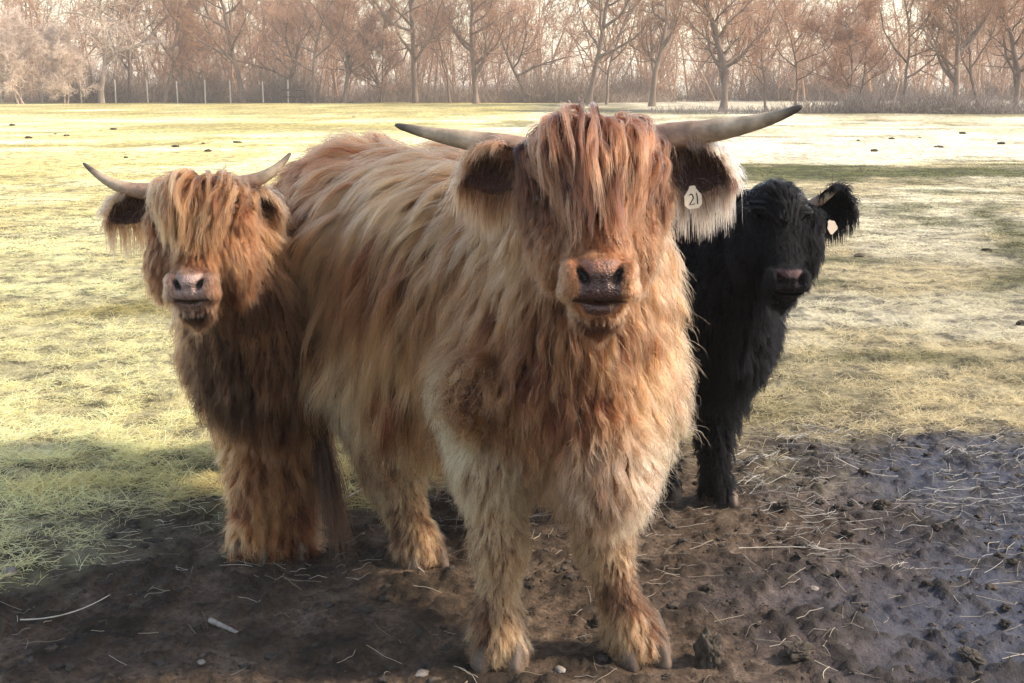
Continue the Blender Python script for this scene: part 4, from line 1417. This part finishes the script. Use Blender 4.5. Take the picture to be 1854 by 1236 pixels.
# ------------------------------------------------------------------ sward, straw, clods
def blades(x, y, L, rad, col, lean, n=4, flat=0.0, seed=0, z0=None):
    r = np.random.default_rng(seed)
    k = len(x)
    z = ground_h(x, y) if z0 is None else z0
    p = np.stack([x, y, z - 0.002], -1)
    az = r.random(k) * 6.283
    d = np.stack([np.cos(az) * lean, np.sin(az) * lean, np.ones(k) * (1 - flat)], -1)
    d = nrm(d)
    bend = np.stack([np.cos(az), np.sin(az), -0.9 * np.ones(k)], -1) * (lean * 0.9 / n)[:, None] + r.normal(0, 0.10, (k, 3)) * (3 / n)
    out = [p]
    for i in range(1, n):
        d = nrm(d + bend)
        p = p + d * (L / (n - 1))[:, None]
        p[:, 2] = np.maximum(p[:, 2], z + 0.003)
        out.append(p)
    pts = np.stack(out, 1)
    t = np.linspace(0, 1, n)
    R = rad[:, None] * (1 - 0.8 * t[None] ** 1.5)
    kk = (0.75 + 0.4 * t[None])[..., None]
    return pts, R, np.clip(col[:, None] * kk, 0, 1)


def clumpy(n, x0, x1, ya, yb, pw, seed, fr, keep):
    """positions denser towards the camera, thinned by a tuft map"""
    r = np.random.default_rng(seed)
    u = r.random(n)
    y = (ya ** (1 - pw) + u * (yb ** (1 - pw) - ya ** (1 - pw))) ** (1 / (1 - pw))
    half = 0.47 * y + 0.5
    x = np.clip(r.uniform(-1, 1, n), x0, x1) * half
    t = fbm2(x, y, fr, 3, z=51.0)
    m = keep(x, y, t) > r.random(n)
    return x[m], y[m], t[m]


gr = np.random.default_rng(99)
groups = []
# near sward
x, y, t = clumpy(330000, -1, 1, 2.9, 11.0, 1.25, 3, 7.0, lambda x, y, t: (0.25 + 0.75 * sm(0.36, 0.60, t)) * (1 - 1.0 * sm(0.22, 0.75, mud_mask(x, y))))
g_, p_, l_ = field_maps(x, y)
big = fbm2(x, y, 1.1, 3, z=55.0)
g_ = g_ * (0.25 + 0.75 * sm(4.2, 6.0, y))
c = sward(np.clip(g_ + gr.normal(0, 0.22, len(x)) + 0.10, 0, 1), np.clip(p_ + gr.normal(0, 0.25, len(x)), 0, 1), l_, np.clip(0.30 + 0.45 * big + 0.9 * (t - 0.48) + gr.normal(0, 0.17, len(x)), 0.0, 1))
Lb = gr.uniform(0.018, 0.055, len(x)) * (0.6 + 0.9 * sm(0.4, 0.65, t)) * (1 + 0.5 * sm(5.5, 3.5, y))
groups.append(blades(x, y, Lb, gr.uniform(0.0006, 0.0012, len(x)), c, gr.uniform(0.4, 1.7, len(x)), 5, 0.25, 5))
# middle distance, coarser tufts
x, y, t = clumpy(240000, -1, 1, 10.0, 34.0, 1.4, 13, 2.6, lambda x, y, t: 0.15 + 0.85 * sm(0.40, 0.62, t))
g_, p_, l_ = field_maps(x, y)
c = sward(np.clip(g_ + gr.normal(0, 0.15, len(x)) + 0.06, 0, 1), np.clip(p_ + gr.normal(0, 0.2, len(x)), 0, 1), l_, np.clip(0.40 + 1.3 * (t - 0.48) + gr.normal(0, 0.16, len(x)), 0.0, 1))
groups.append(blades(x, y, gr.uniform(0.02, 0.05, len(x)), gr.uniform(0.0018, 0.0036, len(x)), c, gr.uniform(0.5, 1.8, len(x)), 4, 0.25, 15))
grass = curves_obj('grass', groups, M_grass)
tag(grass, kind='stuff', label='short dry straw-coloured and olive grass of the pasture', cat='grass')

# straw: loose on the mud, matted along the edge of the grass, bleached on the wet right side
def straws(x, y, L, rad, ca, cb, up=0.02, seed=1):
    r = np.random.default_rng(seed)
    k = len(x)
    az = r.normal(0, 0.9, k) + (r.random(k) < 0.3) * r.uniform(-1.5, 1.5, k)
    d = np.stack([np.cos(az), np.sin(az), r.normal(up, 0.10 + up, k)], -1)
    p = np.stack([x, y, ground_h(x, y) + 0.005], -1)
    out = [p]
    turn = r.normal(0, 0.15, (k, 3)) * np.array([1, 1, 0.25])
    kink = (r.random(k) < 0.25)[:, None] * r.normal(0, 1.1, (k, 3)) * np.array([1, 1, 0.2])
    ki = r.integers(1, 5, k)
    for i in range(6):
        d = nrm(d + turn * 0.35 + kink * (ki == i)[:, None])
        p = p + d * (L / 6)[:, None]
        g = ground_h(p[:, 0], p[:, 1])
        p[:, 2] = np.maximum(p[:, 2] * 0.7 + 0.3 * (g + 0.004), g + 0.0025)
        out.append(p)
    t = r.random(k)[:, None] ** 1.4
    c = np.asarray(ca) * (1 - t) + np.asarray(cb) * t
    return np.stack(out, 1), np.repeat(rad[:, None], 7, 1), np.repeat(c[:, None], 7, 1)


def spots(n, x0, x1, y0, y1, prob, seed):
    r = np.random.default_rng(seed)
    x, y = r.uniform(x0, x1, n), r.uniform(y0, y1, n)
    m = r.random(n) < prob(x, y)
    return x[m], y[m]


sg = []
x, y = spots(3800, -1.6, 2.4, 2.35, 5.2, lambda x, y: (mud_mask(x, y) > 0.35) * (0.18 + 0.5 * sm(3.0, 4.4, y) + 0.5 * (fbm2(x, y, 3.0, 2, z=61.0) > 0.60)), 201)
sg.append(straws(x, y, gr.uniform(0.015, 0.12, len(x)), gr.uniform(0.0004, 0.0010, len(x)), (0.15, 0.115, 0.078), (0.44, 0.37, 0.29), 0.02, 211))
x, y = spots(16000, -2.2, 2.8, 2.9, 6.2, lambda x, y: band(mud_mask(x, y), 0.10, 0.75, 0.08) * (0.15 + 0.85 * sm(0.45, 0.6, fbm2(x, y, 2.6, 3, z=63.0))), 202)
sg.append(straws(x, y, gr.uniform(0.03, 0.11, len(x)), gr.uniform(0.0005, 0.0010, len(x)), (0.20, 0.155, 0.085), (0.66, 0.56, 0.36), 0.14, 212))
x, y = spots(2600, 0.8, 2.6, 3.3, 5.0, lambda x, y: (mud_mask(x, y) > 0.3) * (0.10 + 0.55 * sm(0.36, 0.66, fbm2(x, y, 3.4, 3, z=65.0))), 203)
sg.append(straws(x, y, gr.uniform(0.03, 0.15, len(x)), gr.uniform(0.0004, 0.0009, len(x)), (0.16, 0.145, 0.125), (0.60, 0.56, 0.50), 0.08, 213))
straw = curves_obj('straw', sg, M_straw)
tag(straw, kind='stuff', label='loose pale straw scattered over the mud', cat='straw')


def lump(c, r, seed, sub=2, squash=(1, 1, 0.7), rough=0.5, fr=2.2):
    """irregular clod: returns verts, faces"""
    bm = bmesh.new()
    bmesh.ops.create_icosphere(bm, subdivisions=sub, radius=1.0)
    V = np.array([v.co[:] for v in bm.verts])
    F = np.array([[v.index for v in f.verts] for f in bm.faces])
    bm.free()
    q = V * fr + np.array([seed * 3.7 % 41, seed * 1.9 % 37, seed * 7.3 % 53])
    V = V * (1 + rough * (fbm(q, 3, 0.55)[:, None] - 0.5) * 2)
    a = seed * 2.4
    Rz = np.array([[math.cos(a), -math.sin(a), 0], [math.sin(a), math.cos(a), 0], [0, 0, 1]])
    return (V * np.asarray(squash) * r) @ Rz.T + np.asarray(c), F


VV, FF, b0 = [], [], 0
n = 6000
x = gr.uniform(-1.7, 2.3, n)
y = 2.35 + 2.9 * gr.random(n) ** 0.8
pt = fbm2(x, y, 2.2, 3, z=71.0)
m = (mud_mask(x, y) > 0.45) & (gr.random(n) < 0.25 + 0.75 * sm(0.45, 0.6, pt))
for hx, hy in HOOVES:
    m &= (x - hx) ** 2 + (y - hy) ** 2 > 0.10 ** 2
x, y = x[m], y[m]
z = ground_h(x, y)
protos = [lump((0, 0, 0), 1.0, k, 3, (1.2, 1.0, 0.60), 1.05, 3.4) for k in range(14)]
for i in range(len(x)):
    r = 0.0025 + 0.014 * gr.random() ** 5.0
    v, f = protos[i % 14]
    a = gr.random() * 6.28
    Rz = np.array([[math.cos(a), -math.sin(a), 0], [math.sin(a), math.cos(a), 0], [0, 0, 1]])
    VV.append((v * r) @ Rz.T + np.array([x[i], y[i], z[i] - r * 0.05]))
    FF.append(f + b0)
    b0 += len(v)
dirt = mesh_obj('dirt', np.concatenate(VV), np.concatenate(FF), M_clod, None, True)
tag(dirt, kind='stuff', label='crumbled dark clods strewn over the churned mud', cat='dirt')


def solo_lump(name, px, py, r, seed, mat, label, cat, squash=(1, 1, 0.7), rough=0.55, sub=4, fr=2.0, group=None, sink=0.35, g=None):
    c = G(px, py) if g is None else np.asarray(g, float)
    c[2] = float(ground_h(np.array([c[0]]), np.array([c[1]]))[0])
    v, f = lump((0, 0, r * squash[2] * (1 - sink)), r, seed, sub, squash, rough, fr)
    o = mesh_obj(name, v, f, mat, None, True)
    o.location = c
    return tag(o, label, cat, group)


solo_lump('clod', 1282, 1200, 0.040, 3, M_clod, 'largest upright clod of earth beside the front hoof of the big cow', 'clod', (0.72, 0.7, 1.25), 0.7, 5, 2.3)
solo_lump('clod', 1447, 1192, 0.028, 8, M_clod, 'low dark clod in the mud, a hand to the right of the upright clod', 'clod', (1.3, 1.0, 0.62), 0.75, 5, 2.4)
solo_lump('clod', 1422, 925, 0.028, 12, M_clod, 'dark clod of mud just right of the black calf hoof', 'clod', (1.4, 1.0, 0.65), 0.8, 5, 2.4)
solo_lump('clod', 1598, 925, 0.020, 17, M_clod, 'dark clod among the straw on the grey wet mud', 'clod', (1.2, 1.0, 0.85), 0.8, 5, 2.4)
solo_lump('clod', 1760, 1200, 0.022, 23, M_clod, 'flat dark clod in the muddy corner nearest the viewer', 'clod', (1.7, 1.0, 0.55), 0.7, 5, 2.2)
solo_lump('stone', 1014, 1220, 0.012, 31, M_stone, 'small pale pebble lying between the two front hooves', 'stone', (1.3, 1, 0.6), 0.3, 3)
solo_lump('stone', 762, 1224, 0.014, 33, M_stone, 'pale stone at the front edge of the mud under the cow flank', 'stone', (1.5, 1, 0.5), 0.4, 3)
solo_lump('stone', 20, 1046, 0.018, 35, M_stone, 'round tan stone in the mud at the left margin', 'stone', (1.1, 1, 0.7), 0.35, 3)
solo_lump('stone', 364, 1209, 0.010, 37, M_stone, 'tiny whitish stone in the mud below the bone-pale stick', 'stone', (1.2, 1, 0.6), 0.4, 3)
solo_lump('stone', 1472, 1068, 0.013, 39, M_stone, 'pale grey stone amid the clods right of the big cow', 'stone', (1.2, 1, 0.6), 0.4, 3)

# pale broken stick and long straws
def stick(name, pxs, r0, r1, mat, label, cat, lift=0.006, kn=0.15):
    q = []
    for px, py in pxs:
        g = G(px, py)
        g[2] = float(ground_h(np.array([g[0]]), np.array([g[1]]))[0]) + lift
        q.append(g)
    p = bez(q, 22)
    t = np.linspace(0, 1, 22)
    r = (r0 * (1 - t) + r1 * t) * (1 + kn * np.sin(t * 31 + px))
    v, f = tube(p, r, 8)
    o = mesh_obj(name, v, f, mat, None, True, p[0])
    o.location = Vector(p[0])
    return tag(o, label, cat)


stick('stick', [(381, 1130), (395, 1136), (412, 1143), (430, 1150)], 0.0085, 0.005, M_stone, 'short bone-pale broken stick on the mud in front of the calf', 'stick', 0.008, 0.10)
stick('dry_stalk', [(37, 1128), (110, 1124), (160, 1112), (200, 1090)], 0.0022, 0.0012, M_post, 'long curved pale stalk lying on the mud at lower left', 'stalk', 0.008)
stick('dry_stalk', [(612, 916), (640, 908), (655, 899), (668, 893)], 0.005, 0.002, M_post, 'straight pale stalk between the calf legs and the hind leg of the big cow', 'stalk', 0.012)
stick('dry_stalk', [(730, 1020), (748, 1030), (765, 1043), (768, 1049)], 0.002, 0.0012, M_post, 'thin bent stalk by the hind hoof of the big cow', 'stalk', 0.012)
stick('dry_stalk', [(1337, 1004), (1380, 1003), (1420, 1003), (1458, 1003)], 0.0014, 0.001, M_post, 'long straight stalk on bare mud below the black calf', 'stalk', 0.010)
stick('dry_stalk', [(1510, 845), (1550, 862), (1590, 872), (1625, 874)], 0.0024, 0.0014, M_post, 'longest pale stalk at the grass edge right of the black calf', 'stalk', 0.014)

# straw held in the calf's mouth
q = [P(321, 553, 3.09), P(318, 568, 3.075), P(314, 580, 3.07), P(311, 592, 3.07)]
v, f = tube(bez(q, 10), np.linspace(0.0016, 0.001, 10), 6)
tag(mesh_obj('straw_stem', v, f, M_post), 'single straw stem hanging from the mouth of the ginger calf', 'straw')

# manure pats out on the pasture
PATS_L = [(100, 243), (121, 246), (22, 226), (318, 266), (368, 260), (376, 274), (430, 259), (52, 250), (228, 285), (640, 212), (205, 236)]
PATS_R = [(1665, 249), (1615, 251), (1742, 243), (1812, 259), (1554, 254), (1583, 276), (1700, 266)]
for i, (px, py) in enumerate(PATS_L):
    g = G(px, py)
    solo_lump('manure_pat', 0, 0, 0.035 + 0.013 * ((i * 5) % 4), 100 + i, M_dung, 'small dark manure pat on the yellow pasture beyond the ginger calf', 'manure', (1.6, 1, 0.42 + 0.1 * (i % 3)), 0.9, 3, 2.8, group='manure pats on the yellow pasture', g=g)
for i, (px, py) in enumerate(PATS_R):
    g = G(px, py)
    solo_lump('manure_pat', 0, 0, 0.035 + 0.013 * ((i * 5) % 4), 130 + i, M_dung, 'small dark manure pat on the pale pasture beyond the black calf', 'manure', (1.6, 1, 0.42 + 0.1 * (i % 3)), 0.9, 3, 2.8, group='manure pats on the pale pasture', g=g)
solo_lump('manure_pat', 1556, 466, 0.040, 151, M_dung, 'wide dark manure pat in the grass right of the black calf muzzle', 'manure', (1.9, 1, 0.35), 0.6, 4)
solo_lump('manure_pat', 1786, 456, 0.032, 153, M_dung, 'round dark manure pat on the worn path', 'manure', (1.3, 1, 0.45), 0.6, 4)
solo_lump('manure_pat', 1850, 590, 0.030, 155, M_dung, 'dark manure pat cut by the edge, right of the grassy slope', 'manure', (1.2, 1, 0.6), 0.6, 4)

# ------------------------------------------------------------------ bare trees, fence, woods
def sweep_many(branches):
    """list of (pts, radii, sides) -> one vertex/face set"""
    V, F, b = [], [], 0
    for pts, rad, n in branches:
        v, f = tube(pts, rad, n, True)
        V += v
        F += [tuple(i + b for i in q) for q in f]
        b += len(v)
    return V, F


def branch_path(r, p, d, L, n, wig, up, droop=0.0):
    pts = [np.array(p)]
    d = nrm(d)
    for i in range(n):
        d = nrm(d + r.normal(0, wig, 3) + np.array([0, 0, up - droop * (i / n)]))
        pts.append(pts[-1] + d * (L / n))
    return np.array(pts)


def tree_parts(seed, H, r0, fork, nlimb, spread, twigs, lean=0.0, up=0.10, stems=1, col_a=(0.20, 0.125, 0.085), col_b=(0.42, 0.28, 0.19), twig_r=0.011, droop=0.0, low=0.25):
    """trunk and limbs as a mesh, fine twigs as strands"""
    r = np.random.default_rng(seed)
    thick, tw = [], []
    for st in range(stems):
        base = np.array([r.normal(0, 0.12) * (stems > 1), r.normal(0, 0.12) * (stems > 1), -0.05])
        d = np.array([lean + (r.normal(0, 0.22) if stems > 1 else 0), r.normal(0, 0.05), 1.0])
        tr = branch_path(r, base, d, H * r.uniform(0.85, 1.0), 12, 0.12, 0.05)
        t = np.linspace(0, 1, len(tr))
        rs = 0.8 * r0 * (1 if st == 0 else 0.75) * ((1 - t) ** 0.8 * 0.93 + 0.05)
        rs[0] *= 1.35
        thick.append((tr, rs, 8))
        for li in range(nlimb):
            u = fork + (1 - fork) * (li + r.random()) / nlimb * 0.97
            k = u * 12
            i = min(int(k), 11)
            p = tr[i] + (tr[i + 1] - tr[i]) * (k - i)
            rl = np.interp(u, t, rs) * r.uniform(0.45, 0.75)
            a = r.random() * 6.283
            dd = np.array([math.cos(a) * spread, math.sin(a) * spread * 0.8, r.uniform(0.25, 1.0)])
            LL = H * r.uniform(0.30, 0.52) * (1.15 - 0.75 * u)
            lp = branch_path(r, p, dd, LL, 8, 0.13, up, droop)
            tl = np.linspace(0, 1, 9)
            rr = rl * (1 - tl) ** 0.8 + 0.012
            thick.append((lp, rr, 6))
            for bi in range(r.integers(5, 8)):
                ub = 0.15 + 0.8 * (bi + r.random()) / 8
                j = min(int(ub * 8), 7)
                q = lp[j] + (lp[j + 1] - lp[j]) * (ub * 8 - j)
                bd = nrm(lp[j + 1] - lp[j]) * 0.7 + r.normal(0, 0.6, 3)
                bl = LL * r.uniform(0.30, 0.6) * (1.1 - 0.5 * ub)
                bpth = branch_path(r, q, bd, bl, 6, 0.17, up * 0.9, droop)
                thick.append((bpth, np.interp(ub, tl, rr) * 0.5 * (1 - np.linspace(0, 1, 7)) + 0.009, 4))
                for ti in range(twigs):
                    ut = r.random() ** 0.8
                    m = min(int(ut * 6), 5)
                    s_ = bpth[m] + (bpth[m + 1] - bpth[m]) * (ut * 6 - m)
                    td = nrm(bpth[m + 1] - bpth[m]) * 0.8 + r.normal(0, 0.55, 3)
                    tw.append(branch_path(r, s_, td, H * r.uniform(0.05, 0.13), 5, 0.2, up * 0.8, droop))
    tw = np.array(tw)
    k = len(tw)
    rad = twig_r * r.uniform(0.6, 1.2, (k, 1)) * (1 - 0.65 * np.linspace(0, 1, 6)[None])
    cc = r.random((k, 1))
    col = np.asarray(col_a) * (1 - cc) + np.asarray(col_b) * cc
    V, F = sweep_many(thick)
    return V, F, tw, rad, np.repeat(col[:, None], 6, 1)


TREE = {}


def proto(name, mat, **kw):
    V, F, tw, rad, col = tree_parts(**kw)
    # finer sprays on every twig
    r = np.random.default_rng(kw['seed'] + 500)
    k = len(tw)
    m = 6
    src = np.repeat(np.arange(k), m)
    j = r.integers(1, 5, len(src))
    p = tw[src, j]
    d = nrm(nrm(tw[src, j + 1] - tw[src, j]) + r.normal(0, 0.6, (len(src), 3)))
    L = r.uniform(0.25, 0.65, (len(src), 1)) * kw['H'] / 10
    q = [p]
    for i in range(2):
        d = nrm(d + r.normal(0, 0.25, d.shape) + np.array([0, 0, 0.12]))
        p = p + d * L / 2
        q.append(p)
    fine = np.stack(q, 1)
    g2 = (fine, np.repeat((rad[src, 3] * 0.75)[:, None], 3, 1), np.repeat(col[src, 3][:, None], 3, 1))
    tm = mesh_obj('trunk', V, F, mat)
    tc_ = curves_obj('crown', [(tw, rad, col), g2], M_twig)
    md, cd = tm.data, tc_.data
    bpy.data.objects.remove(tm)
    bpy.data.objects.remove(tc_)
    TREE[name] = (md, cd)


brown = dict(col_a=(0.17, 0.088, 0.048), col_b=(0.40, 0.225, 0.125))
rosy = dict(col_a=(0.28, 0.14, 0.085), col_b=(0.58, 0.34, 0.21))
pale = dict(col_a=(0.50, 0.36, 0.28), col_b=(0.80, 0.66, 0.55))
proto('tall', M_bark, seed=1, H=13, r0=0.24, fork=0.16, nlimb=16, spread=1.15, twigs=8, **brown)
proto('tall_b', M_bark, seed=2, H=12.5, r0=0.21, fork=0.14, nlimb=16, spread=1.2, twigs=8, lean=0.08, **rosy)
proto('spreading', M_bark, seed=3, H=10, r0=0.27, fork=0.16, nlimb=14, spread=1.5, twigs=8, up=0.14, **brown)
proto('spreading_b', M_bark, seed=4, H=10, r0=0.24, fork=0.20, nlimb=13, spread=1.4, twigs=8, up=0.12, stems=2, **rosy)
proto('slim', M_bark, seed=5, H=12, r0=0.13, fork=0.18, nlimb=13, spread=0.9, twigs=7, **rosy)
proto('leaning', M_bark, seed=6, H=12, r0=0.20, fork=0.25, nlimb=11, spread=0.9, twigs=7, lean=0.42, **brown)
proto('pale_forked', M_bark_pale, seed=7, H=12, r0=0.25, fork=0.20, nlimb=12, spread=1.4, twigs=7, up=0.04, droop=0.20, **pale)
proto('pale_bush', M_bark_pale, seed=8, H=6.5, r0=0.08, fork=0.08, nlimb=9, spread=1.2, twigs=9, stems=4, up=0.03, droop=0.10, **pale)
proto('scrub', M_bark, seed=9, H=6.0, r0=0.07, fork=0.10, nlimb=9, spread=1.0, twigs=8, stems=3, up=0.06, **rosy)


def plant_tree(kind, px, Y, label, s=1.0, rz=0.0, group='bare trees along the far side of the field', sx=None):
    X = (px - 927) / FPX * (Y * CP + 1.4 * SP)
    root = empty('bare_tree', (X, Y, 0), label, 'tree', group, rz)
    z = float(ground_h(np.array([X]), np.array([float(Y)]))[0])
    root.location.z = z
    root.scale = (s, s, s)
    md, cd = TREE[kind]
    link('trunk', md, root)
    link('crown', cd, root)
    return root


T_ = [
    ('pale_bush', 40, 84, 'pale pinkish many-stemmed bush tree at the left margin, behind the first fence post', 1.0, 0.3),
    ('pale_bush', 118, 86, 'pale twiggy bush tree between the second fence post and the pale forked tree', 0.85, 2.1),
    ('pale_forked', 184, 88, 'pale forked tree with drooping whitish branches beyond the calf horn', 1.0, 0.9),
    ('tall', 236, 92, 'dark straight trunk just right of the pale forked tree', 0.9, 1.0),
    ('leaning', 298, 89, 'dark trunk leaning right, between the pale forked tree and the thick dark tree', 0.9, 0.2),
    ('scrub', 352, 90, 'rusty scrubby thicket tree left of the thick dark tree', 1.1, 0.5),
    ('tall', 441, 88, 'thick dark straight tree above the right horn of the ginger calf', 1.05, 2.3),
    ('tall_b', 510, 91, 'rosy twigged tree behind the dark gate frame', 0.85, 0.4),
    ('slim', 569, 87, 'slender tree with a bent top just right of the gate frame', 1.0, 1.6),
    ('spreading_b', 622, 88, 'double stemmed tree with rosy twigs over the back of the big cow', 0.85, 0.7),
    ('scrub', 690, 90, 'low rusty thicket tree left of the tall dark column trunk', 1.2, 1.9),
    ('tall', 752, 88, 'tall dark column trunk beyond the left horn tip', 1.1, 4.0),
    ('slim', 815, 89, 'slim dark stem between the column trunk and the spreading tree', 0.9, 3.0),
    ('spreading', 862, 87, 'dark low-forked spreading tree left of the big cow forelock', 1.0, 0.0),
    ('tall_b', 955, 92, 'rosy tree rising just left of the big cow crown', 0.95, 2.9),
    ('tall', 1066, 80, 'thick dark trunk directly above the big cow head', 1.0, 5.2),
    ('slim', 1098, 82, 'thin straight stem beside the thick trunk above the cow head', 0.9, 0.8),
    ('spreading', 1180, 76, 'dark spreading tree above the right horn base', 0.95, 2.2),
    ('spreading_b', 1308, 62, 'forked dark tree standing above the right horn tip', 0.9, 1.2),
    ('slim', 1386, 64, 'slim young tree right of the horn tip', 0.6, 2.4),
    ('slim', 1440, 66, 'thin grey stem between the horn tip and the black calf side of the hedge', 0.7, 4.4),
    ('scrub', 1545, 63, 'rosy scrub tree in the middle of the right hedge', 1.0, 2.0),
    ('slim', 1632, 60, 'upright tree with a straight bole left of the low-forked hedge tree', 0.75, 5.0),
    ('spreading', 1726, 58, 'wide low-forked dark tree in the right hedge', 0.78, 3.3),
    ('leaning', 1772, 60, 'slanting dark tree right of the wide low-forked one', 0.65, 2.6),
    ('spreading_b', 1835, 61, 'rosy crowned tree at the right margin of the hedge', 0.8, 0.9),
]
for kind, px, Y, lab, s_, rz in T_:
    plant_tree(kind, px, Y, lab, s_, rz)

# the wood behind: one mass of thin trunks and twigs
r = np.random.default_rng(77)
big, med, fine = [], [], []
for i in range(520):
    Y = r.uniform(95, 150)
    X = r.uniform(-0.56, 0.56) * Y
    H = r.uniform(9, 17)
    p = branch_path(r, (X, Y, -0.2), np.array([r.normal(0, .18), 0, 1]), H, 9, 0.11, 0.04)
    big.append((p, r.uniform(0.04, 0.13) * (1 - 0.85 * np.linspace(0, 1, 10))))
    for k in range(r.integers(10, 17)):
        u = r.uniform(0.05, 1.0)
        j = min(int(u * 9), 8)
        q = branch_path(r, p[j], np.array([r.normal(0, .8), r.normal(0, .8), r.uniform(.2, 1)]), H * r.uniform(.12, .30) * (1.2 - .6 * u), 5, 0.16, 0.1)
        med.append(q)
        for t in range(17):
            m = r.integers(1, 5)
            fine.append(branch_path(r, q[m], nrm(q[m + 1] - q[m]) + r.normal(0, .7, 3), r.uniform(0.6, 2.3), 3, 0.28, 0.08))
wa, wb = np.array([0.24, 0.135, 0.08]), np.array([0.56, 0.34, 0.21])


def wcol(n, k):
    u = r.random((n, 1))
    return np.repeat((wa * (1 - u) + wb * u)[:, None], k, 1)


bp_ = np.array([b[0] for b in big])
br_ = np.array([b[1] for b in big])
med, fine = np.array(med), np.array(fine)
woods = curves_obj('woods', [(bp_, br_, wcol(len(bp_), 10)), (med, np.repeat((0.030 * (1 - 0.7 * np.linspace(0, 1, 6)))[None], len(med), 0), wcol(len(med), 6)),
                             (fine, np.repeat((0.013 * (1 - 0.5 * np.linspace(0, 1, 4)))[None], len(fine), 0), wcol(len(fine), 4))], M_twig)
tag(woods, kind='stuff', label='bare winter wood closing the far side of the pasture', cat='woods')


# brush under the trees
def brush(n, xa, xb, ya, yb, h0, h1, ca, cb, rad, seed):
    q = np.random.default_rng(seed)
    x, y = q.uniform(xa, xb, n), q.uniform(ya, yb, n)
    w = fbm2(x, y * 0.5, 0.35, 3, z=81.0)
    m = q.random(n) < 0.25 + 0.75 * sm(0.40, 0.58, w)
    x, y, w = x[m], y[m], w[m]
    k = len(x)
    h = q.uniform(h0, h1, k) * (0.5 + 1.1 * sm(0.38, 0.62, w))
    d = nrm(np.stack([q.normal(0, .45, k), q.normal(0, .45, k), np.ones(k)], -1))
    p = np.stack([x, y, np.full(k, -0.05)], -1)
    o = [p]
    for i in range(4):
        d = nrm(d + q.normal(0, 0.22, (k, 3)))
        p = p + d * (h / 4)[:, None]
        o.append(p)
    u = q.random((k, 1))
    c = np.asarray(ca) * (1 - u) + np.asarray(cb) * u
    return np.stack(o, 1), np.repeat(rad * (1 - 0.6 * np.linspace(0, 1, 5))[None], k, 0), np.repeat(c[:, None], 5, 1)


und = curves_obj('undergrowth', [
    brush(26000, -50, 12, 89.5, 97, 0.6, 2.2, (0.15, 0.108, 0.078), (0.38, 0.28, 0.205), 0.016, 1),
    brush(9000, 6.5, 34, 57.0, 60.5, 0.35, 1.0, (0.13, 0.10, 0.085), (0.34, 0.27, 0.225), 0.012, 2),
    brush(12000, 8, 60, 97, 112, 0.6, 2.4, (0.12, 0.085, 0.06), (0.32, 0.23, 0.17), 0.018, 3)], M_twig)
tag(und, kind='stuff', label='tangled brush under the bare trees', cat='brush')

# post and wire fence on the far left
FENCE_Y = 87.0
posts = [(3, 149), (77, 148), (148, 152), (210, 147), (268, 149), (322, 150), (372, 152), (418, 150), (477, 151), (522, 155)]
xs = [(px - 927) / FPX * (FENCE_Y * CP + 0.3) for px, _ in posts]
fence = empty('wire_fence', (xs[0], FENCE_Y, 0), 'post and wire fence of pale thin posts along the foot of the left wood', 'fence')
org = np.array([xs[0], FENCE_Y, 0.0])
for i, xx in enumerate(xs):
    ln = 0.03 * math.sin(i * 2.3)
    v, f = tube([(xx, FENCE_Y, -0.1), (xx + ln * .5, FENCE_Y, 0.8), (xx + ln, FENCE_Y, 1.62 - 0.06 * (i % 3))], [0.052, 0.048, 0.045], 8)
    mesh_obj('post', v, f, M_post, fence, True, org)
for h in (0.45, 0.9, 1.35):
    p = [(x, FENCE_Y - 0.05, h - 0.02 * (k % 2)) for k, x in enumerate(np.linspace(xs[0] - 3, xs[-1], 40))]
    v, f = tube(p, np.full(40, 0.006), 4)
    mesh_obj('wire', v, f, M_wire, fence, True, org)

# low dark steel frame by the fence end
gx0, gx1 = [(px - 927) / FPX * (88.0 * CP + 0.3) for px in (518, 560)]
gate = empty('gate_frame', (gx0, 86.5, 0), 'low dark metal gate frame at the right end of the wire fence', 'gate')
org = np.array([gx0, 86.5, 0.0])
for xx in (gx0, gx1):
    v, f = tube([(xx, 86.5, 0), (xx, 86.5, 0.5), (xx, 86.5, 0.98)], [0.05] * 3, 8)
    mesh_obj('upright', v, f, M_rust, gate, True, org)
for h, rr_ in ((0.93, 0.055), (0.45, 0.025)):
    v, f = tube([(gx0, 86.5, h), ((gx0 + gx1) / 2, 86.5, h - 0.01), (gx1, 86.5, h)], [rr_] * 3, 8)
    mesh_obj('rail', v, f, M_rust, gate, True, org)

# thin warm winter air between the camera and the far wood
hm_, nt, out = new_mat('winter_haze')
pv = nt.nodes.new('ShaderNodeVolumePrincipled')
pv.inputs['Color'].default_value = (1.0, 0.91, 0.84, 1)
pv.inputs['Density'].default_value = 0.0012
pv.inputs['Anisotropy'].default_value = 0.0
nt.links.new(pv.outputs[0], out.inputs['Volume'])
bm = bmesh.new()
bmesh.ops.create_cube(bm, size=1.0)
me = bpy.data.meshes.new('haze')
bm.to_mesh(me)
bm.free()
me.materials.append(hm_)
hz_ = link('haze', me)
hz_.scale = (1000, 1100, 26)
hz_.location = (0, 480, 11.0)
tag(hz_, kind='stuff', label='thin pale winter haze over the pasture', cat='haze')
